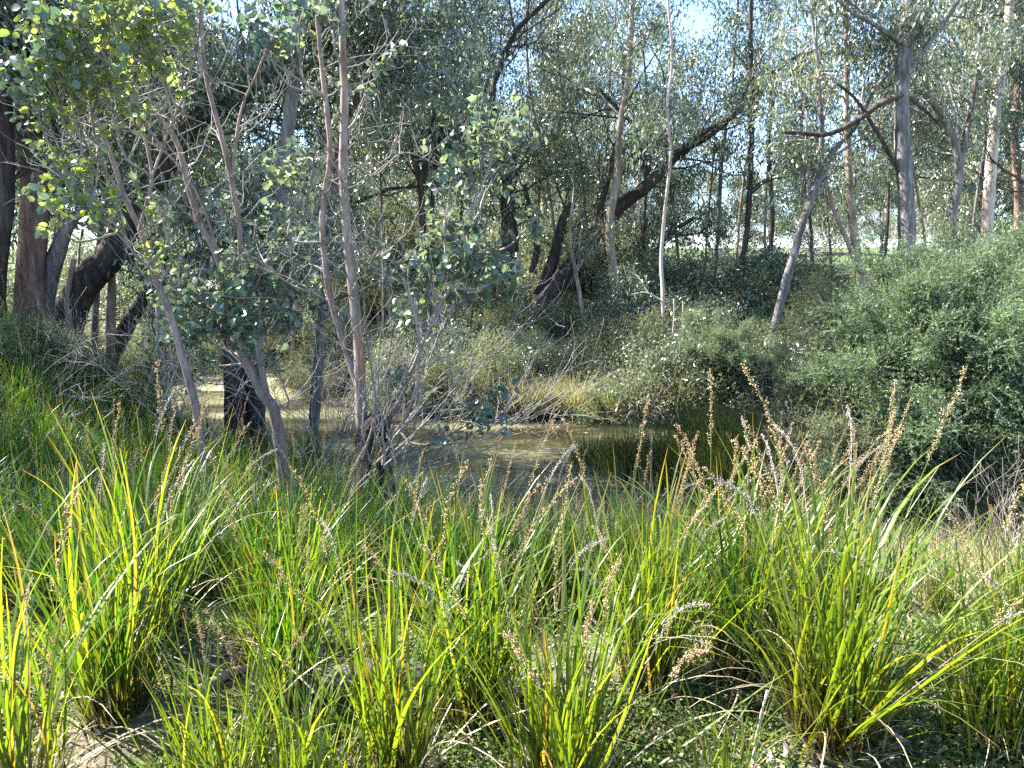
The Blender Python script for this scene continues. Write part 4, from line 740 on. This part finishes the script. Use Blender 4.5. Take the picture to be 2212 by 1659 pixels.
for k in range(8):
    r_ = np.random.RandomState(970+k); g = Geo(); spike_geo(g, r_, th=r_.uniform(.0, .1), k=r_.uniform(.0, .3), tipbend=r_.uniform(-.1, .7), head=r_.uniform(.2, .32), n=150); SPK.append(g.mesh('flower_spike', [M_blade, M_flower]))
for k in range(5):
    r_ = np.random.RandomState(990+k); g = Geo(); spike_geo(g, r_, th=r_.uniform(.05, .15), k=r_.uniform(.1, .5), tipbend=r_.uniform(.6, 1.6), head=r_.uniform(.2, .3), n=150); SPKO.append(g.mesh('flower_spike', [M_dry, M_flower_old]))
def tussock(label, px, py, n, L, seed, spread=1.0, dark=False, dry=8, spikes=6, old=2, br=.09, lean=(0, 0), brown=0, extra=0):
    rng = np.random.RandomState(seed); b = hit(px, py); z = float(ground(b[0], b[1]))
    root = link('sedge_tussock', None, label=label, cat='sedge', loc=(b[0], b[1], z-.02), group='sedge tussocks nearest the path'); root.empty_display_size = .15
    def put(name, me, L_, tilt, az, lab=None):
        o = bpy.data.objects.new(name, me); C.objects.link(o); o.parent = root; r0 = br*math.sqrt(rng.rand()); a0 = az+rng.normal()*.7
        o.location = (r0*math.cos(a0), r0*math.sin(a0), 0); q = Matrix.Rotation(az, 3, 'Z') @ Matrix.Rotation(tilt, 3, 'Y'); e = (Matrix.Rotation(lean[0], 3, 'Y') @ q).to_euler(); o.rotation_euler = e
        o.scale = (L_*rng.uniform(.85, 1.15), L_*rng.uniform(.7, 1.2), L_)
        if lab: o['label'] = lab
        return o
    for i in range(n):
        th, me = BL[rng.randint(len(BL))]; put('leaf_blade', me, L*rng.uniform(.55, 1.08), (rng.uniform(-.14, .13)+.12*(spread-1))*spread, rng.uniform(0, 6.28))
    for i in range(dry): put('leaf_blade', BLD[rng.randint(len(BLD))], L*rng.uniform(.35, .85), rng.uniform(-.1, .4), rng.uniform(0, 6.28), 'bleached dry blade')
    for i in range(spikes): put('flower_spike', SPK[rng.randint(len(SPK))], L*rng.uniform(.95, 1.22), rng.uniform(0, .38)*spread, rng.uniform(0, 6.28), 'brown flower spike')
    for i in range(old): put('flower_spike', SPKO[rng.randint(len(SPKO))], L*rng.uniform(.8, 1.1), rng.uniform(.05, .4)*spread, rng.uniform(0, 6.28), 'old grey flower spike')
    # the inner mass of blades, too many to tell apart
    g = Geo()
    for i in range(extra or n): 
        blade_geo(g, abs(rng.normal())*.2*spread, rng.uniform(0, .9), rng.uniform(.006, .012), L*rng.uniform(.35, .95), segs=6, sway=rng.uniform(-.08, .08), off=(rng.normal()*br*.6, rng.normal()*br*.6), rz=rng.uniform(0, 6.28))
    link('inner_blades', g.mesh('inner_blades', M_blade_dk if dark else M_blade, True), root, kind='stuff')
    g = Geo(); rush_geo(g, rng, 90, .22, .7, .006, 1.2, segs=3, br=br*1.3); link('dead_base', g.mesh('dead_base', M_straw), root, kind='stuff')
    return root
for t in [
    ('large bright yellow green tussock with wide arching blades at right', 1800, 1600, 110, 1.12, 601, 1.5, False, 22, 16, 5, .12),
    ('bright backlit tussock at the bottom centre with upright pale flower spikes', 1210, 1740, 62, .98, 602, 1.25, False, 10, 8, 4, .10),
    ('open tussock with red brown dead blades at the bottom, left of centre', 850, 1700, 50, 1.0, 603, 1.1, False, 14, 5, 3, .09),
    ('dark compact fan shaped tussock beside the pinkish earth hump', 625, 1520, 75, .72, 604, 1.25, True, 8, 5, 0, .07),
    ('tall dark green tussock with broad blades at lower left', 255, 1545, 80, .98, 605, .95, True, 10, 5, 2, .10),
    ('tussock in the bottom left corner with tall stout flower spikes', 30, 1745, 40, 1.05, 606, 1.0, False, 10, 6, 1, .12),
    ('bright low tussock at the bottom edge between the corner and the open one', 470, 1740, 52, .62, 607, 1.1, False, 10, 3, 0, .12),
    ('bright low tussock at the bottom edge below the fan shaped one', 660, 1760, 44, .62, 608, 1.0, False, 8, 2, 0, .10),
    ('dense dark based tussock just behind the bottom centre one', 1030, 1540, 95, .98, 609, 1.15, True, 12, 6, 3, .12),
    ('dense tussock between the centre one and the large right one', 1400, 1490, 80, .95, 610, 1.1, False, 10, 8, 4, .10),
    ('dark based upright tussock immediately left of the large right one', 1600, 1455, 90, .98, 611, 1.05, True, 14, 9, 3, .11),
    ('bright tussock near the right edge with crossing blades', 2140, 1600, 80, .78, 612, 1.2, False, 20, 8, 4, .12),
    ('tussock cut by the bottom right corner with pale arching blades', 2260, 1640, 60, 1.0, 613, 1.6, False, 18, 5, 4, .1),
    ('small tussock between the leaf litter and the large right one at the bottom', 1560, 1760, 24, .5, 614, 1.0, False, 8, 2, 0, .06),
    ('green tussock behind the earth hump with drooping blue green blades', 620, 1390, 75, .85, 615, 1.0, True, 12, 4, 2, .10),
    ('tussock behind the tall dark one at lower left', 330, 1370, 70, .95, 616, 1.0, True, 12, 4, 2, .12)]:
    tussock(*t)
# the rest of the bank: copied tussocks, each its own thing
def mid_form(seed, n, L, mat, ndry=20, nsp=5):
    rng = np.random.RandomState(seed); g = Geo()
    for i in range(n): blade_geo(g, abs(rng.normal())*.18, rng.uniform(.1, 1.3)**1.5, rng.uniform(.006, .0115), L*rng.uniform(.45, 1.1), segs=6, sway=rng.uniform(-.08, .08), off=(rng.normal()*.09, rng.normal()*.09), rz=rng.uniform(0, 6.28))
    for i in range(ndry): blade_geo(g, rng.uniform(.1, .6), rng.uniform(.6, 2), rng.uniform(.005, .009), L*rng.uniform(.4, .9), segs=6, off=(rng.normal()*.09, rng.normal()*.09), rz=rng.uniform(0, 6.28), m=1)
    return g.mesh('blades', [mat, M_dry], True)
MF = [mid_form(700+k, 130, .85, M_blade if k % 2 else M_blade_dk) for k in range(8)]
def mid(x, y, s, f, rz, label, group, nsp, rng):
    root = link('sedge_tussock', None, label=label, cat='sedge', group=group, loc=(x, y, float(ground(x, y))-.02), rot=(rng.normal()*.06, rng.normal()*.06, rz), scale=s); root.empty_display_size = .15
    link('blades', MF[f], root, kind='stuff')
    for i in range(nsp):
        a = rng.uniform(0, 6.28); t = rng.uniform(0, .35); e = (Matrix.Rotation(a, 3, 'Z') @ Matrix.Rotation(t, 3, 'Y')).to_euler()
        old = rng.rand() < .25; o = link('flower_spike', SPKO[rng.randint(5)] if old else SPK[rng.randint(8)], root, rot=e, scale=(.95, 1.1, rng.uniform(.85, 1.3)), loc=(rng.normal()*.06, rng.normal()*.06, 0))
rng = np.random.RandomState(23); placed = []
def fill(n, cond, smin, smax, dmin, label, group, nsp, xr, yr, dark=.5):
    k = 0; tries = 0
    while k < n and tries < n*60:
        tries += 1; x, y = rng.uniform(*xr), rng.uniform(*yr)
        if abs(x) > y*.74+.3 or not cond(x, y) or any((x-a)**2+(y-b)**2 < dmin**2 for a, b in placed): continue
        placed.append((x, y)); f = rng.randint(4)*2+(0 if rng.rand() < dark else 1); mid(x, y, rng.uniform(smin, smax), f, rng.uniform(0, 6.28), label+(' up front' if y < 4.0 else (' farther back' if y > 5.2 else ''))+', '+beside(x, y, TUSS), group, rng.randint(*nsp), rng); k += 1
    print(group, k)
near_edge = lambda x: centre_y(x)-3.2
def notopen(x, y):   # bare moss and litter patches in front
    px = 1106+1640*x/y
    if y < 3.6: return False
    if y < 3.9 and (350 < px < 560): return False
    return True
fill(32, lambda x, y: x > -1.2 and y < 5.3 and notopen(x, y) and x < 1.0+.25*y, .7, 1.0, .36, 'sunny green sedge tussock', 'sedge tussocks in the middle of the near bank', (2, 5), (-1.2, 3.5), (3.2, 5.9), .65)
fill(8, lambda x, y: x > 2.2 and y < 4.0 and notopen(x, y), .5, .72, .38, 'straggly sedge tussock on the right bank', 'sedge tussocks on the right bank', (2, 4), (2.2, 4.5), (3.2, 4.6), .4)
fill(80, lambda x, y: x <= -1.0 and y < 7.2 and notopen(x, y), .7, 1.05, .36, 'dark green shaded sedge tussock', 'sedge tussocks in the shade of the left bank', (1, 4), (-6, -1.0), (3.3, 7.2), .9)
fill(75, lambda x, y: x <= -2.6, .85, 1.15, .40, 'tall brown headed sedge tussock', 'sedge tussocks before the left trunks', (2, 5), (-9, -2.6), (7.2, 10.6), .95)
fill(22, lambda x, y: y < near_edge(x) and x > -2.2 and (y < 6.0 or not 620 < 1106+1640*x/y < 1450), .5, .75, .42, 'low sedge tussock above the pond', 'sedge tussocks on the pond slope', (1, 4), (-2.6, 2.2), (5.9, 7.6), .5)

# ---------------------------------------------------------------- moss, litter, sticks, fence
def scatter(name, label, n, xr, yr, size, mat, seed, flat=.5, cond=None, thr=0.0, elong=.5, lift=.012, cat=None, hgt=0):
    rng = np.random.RandomState(seed); x = rng.uniform(*xr, n); y = rng.uniform(*yr, n)
    k = np.sin(x*2.3+1.1)*np.cos(y*2.9+x)+.6*np.sin(x*5.2-y*3.1)+rng.normal(size=n)*.35; ok = (k > thr) & (np.abs(x) < y*.76+.2)
    if cond is not None: ok &= cond(x, y)
    x, y = x[ok], y[ok]; n = len(x); d = rng.normal(size=(n, 3)); d[:, 2] *= flat; l = size*rng.uniform(.6, 1.5, n)
    c = np.stack([x, y, ground(x, y)+lift*rng.rand(n)+hgt*rng.rand(n)], -1); g = Geo(); leaves_narrow(g, c, d+[0, 0, .15], l, l*elong, rng)
    return link(name, g.mesh(name, mat), label=label, cat=cat, kind='stuff')
M_moss = leaf_mat('moss_leaf', [(0, (.04, .075, .014)), (.6, (.08, .13, .025)), (1, (.15, .19, .05))], fac=.35, rough=.6)
M_litter = island_mat('dead_leaf', [(0, (.07, .045, .03)), (.4, (.17, .11, .075)), (.8, (.30, .22, .17)), (1, (.42, .36, .30))])
scatter('ground_cover', 'low green moss and clover leaves between the tussocks', 230000, (-3, 3), (1.6, 4.4), .014, M_moss, 31, flat=.8, thr=-.35, elong=.8, hgt=.035)
scatter('fallen_leaves', 'brown fallen gum leaves on the ground', 16000, (-3, 3), (1.6, 4.8), .055, M_litter, 32, flat=.12, thr=-.9, elong=.3)
scatter('bark_litter', 'crumbs of pale bark and twig on the soil', 26000, (-4, 4), (1.6, 5), .018, M_litter, 33, flat=.2, thr=-.9, elong=.35)
rng = np.random.RandomState(36); g = Geo(); n = 5000; x = rng.uniform(-7, 8, n); y = centre_y(x)+rng.uniform(-3, 3, n); k = (np.sin(x*1.1+y*2.3)+.7*np.sin(y*4.1-x*.6)+rng.normal(size=n)*.5) > .5; x, y = x[k], y[k]
dd = rng.normal(size=(len(x), 3)); dd[:, 2] *= .02; Lf = rng.uniform(.03, .10, len(x)); leaves_narrow(g, np.stack([x, y, np.full(len(x), WATER+.006)], -1), dd, Lf, Lf*.3, rng)
link('floating_leaves', g.mesh('floating_leaves', M_litter), label='dead gum leaves floating on the pond', cat='leaves', kind='stuff')
rng = np.random.RandomState(34); g = Geo(); n = 7000; x = rng.uniform(-4, 4, n); y = rng.uniform(1.7, 5.5, n); k = (np.abs(x) < y*.76+.2); x, y = x[k], y[k]
a = rng.uniform(0, 6.28, len(x)); L = rng.uniform(.06, .3, len(x)); d = np.stack([np.cos(a), np.sin(a), rng.normal(size=len(x))*.12], -1); c = np.stack([x, y, ground(x, y)+.012], -1)
leaves_narrow(g, c, d, L, np.full(len(x), .004), rng); link('dry_straw', g.mesh('dry_straw', M_straw), label='dry sedge straw lying over the soil', cat='straw', kind='stuff')
def stick(label, pts, w0, w1, mat, name='stick', rough=.08, cat='stick'):
    P = np.array(pts); g = Geo(); Q = smooth_line(P-P[0], 16); tube(g, Q, np.linspace(w0, w1, 16)/2, n=8, rough=rough, seed=len(label), cap=True); return link(name, g.mesh(name, mat, True), label=label, cat=cat, loc=P[0])
p0 = hit(1625, 1655); stick('upright pale stick standing in the moss left of the large right tussock', [p0, p0+[.01, 0, .12], p0+[.035, .0, .27]], .010, .008, M_pale)
a_, b_ = hit(1490, 1475), hit(1610, 1540); stick('pale stick lying on the moss bank behind the upright stick', [a_+[0, 0, .015], (a_+b_)/2+[0, 0, .025], b_+[0, 0, .015]], .018, .008, M_tan)
a_, b_ = hit(430, 1500), hit(560, 1440); stick('reddish root lying along the earth hump', [a_+[0, 0, .01], (a_+b_)/2+[0, 0, .03], b_+[0, 0, .0]], .05, .025, M_tan, name='root', rough=.2, cat='root')
a_, b_ = hit(690, 1480), hit(960, 1470); stick('weathered grey log half buried between the fan tussock and the centre', [a_, (a_+b_)/2+[0, .05, .03], b_], .12, .07, M_grey, name='log', rough=.2, cat='log')
a_, b_ = hit(1900, 1480), hit(2080, 1440); stick('dark wet branch lying under the dry grass at right', [a_+[0, 0, .02], (a_+b_)/2+[0, 0, .04], b_+[0, 0, .02]], .05, .02, M_dark, name='branch', rough=.15, cat='branch')
# the old wire fence along the slope
xs = np.linspace(-2.2, 7.4, 60); f = link('wire_fence', None, label='sagging old wire fence, four thin wires between grey posts across the slope', cat='fence', loc=(0, 0, 0))
m, nt, N, Lk = nodes('galvanised_wire'); p = N('ShaderNodeBsdfPrincipled'); p.inputs['Base Color'].default_value = (.45, .44, .45, 1); p.inputs['Metallic'].default_value = .7; p.inputs['Roughness'].default_value = .45; o = N('ShaderNodeOutputMaterial'); Lk(p.outputs[0], o.inputs[0]); M_wire = m
fy_ = 8.0-.12*xs
fence_z = np.interp(xs, [-2.2, 7.4], [float(ground(-2.2, 8.26))-.05, float(ground(7.4, 7.1))])
for k in range(4):
    g = Geo(); P = np.stack([xs, fy_, fence_z+.12+.13*k-.04*np.abs(np.sin((xs+2.2)/9.6*math.pi*3))], -1); tube(g, P, .0011, n=4); link('wire', g.mesh('wire', M_wire), f)
for x in (-2.2, 1.0, 4.2, 7.4):
    y = 8.0-.12*x; zz = float(np.interp(x, [-2.2, 7.4], [fence_z[0], fence_z[-1]]))-.35; g = Geo(); b = float(ground(x, y)); tube(g, smooth_line([(x, y, b-.1), (x+.01, y, (b+zz+.9)/2), (x, y, zz+.92)], 8), .014, n=6, rough=.1, cap=True); link('post', g.mesh('post', M_dark, True), f)
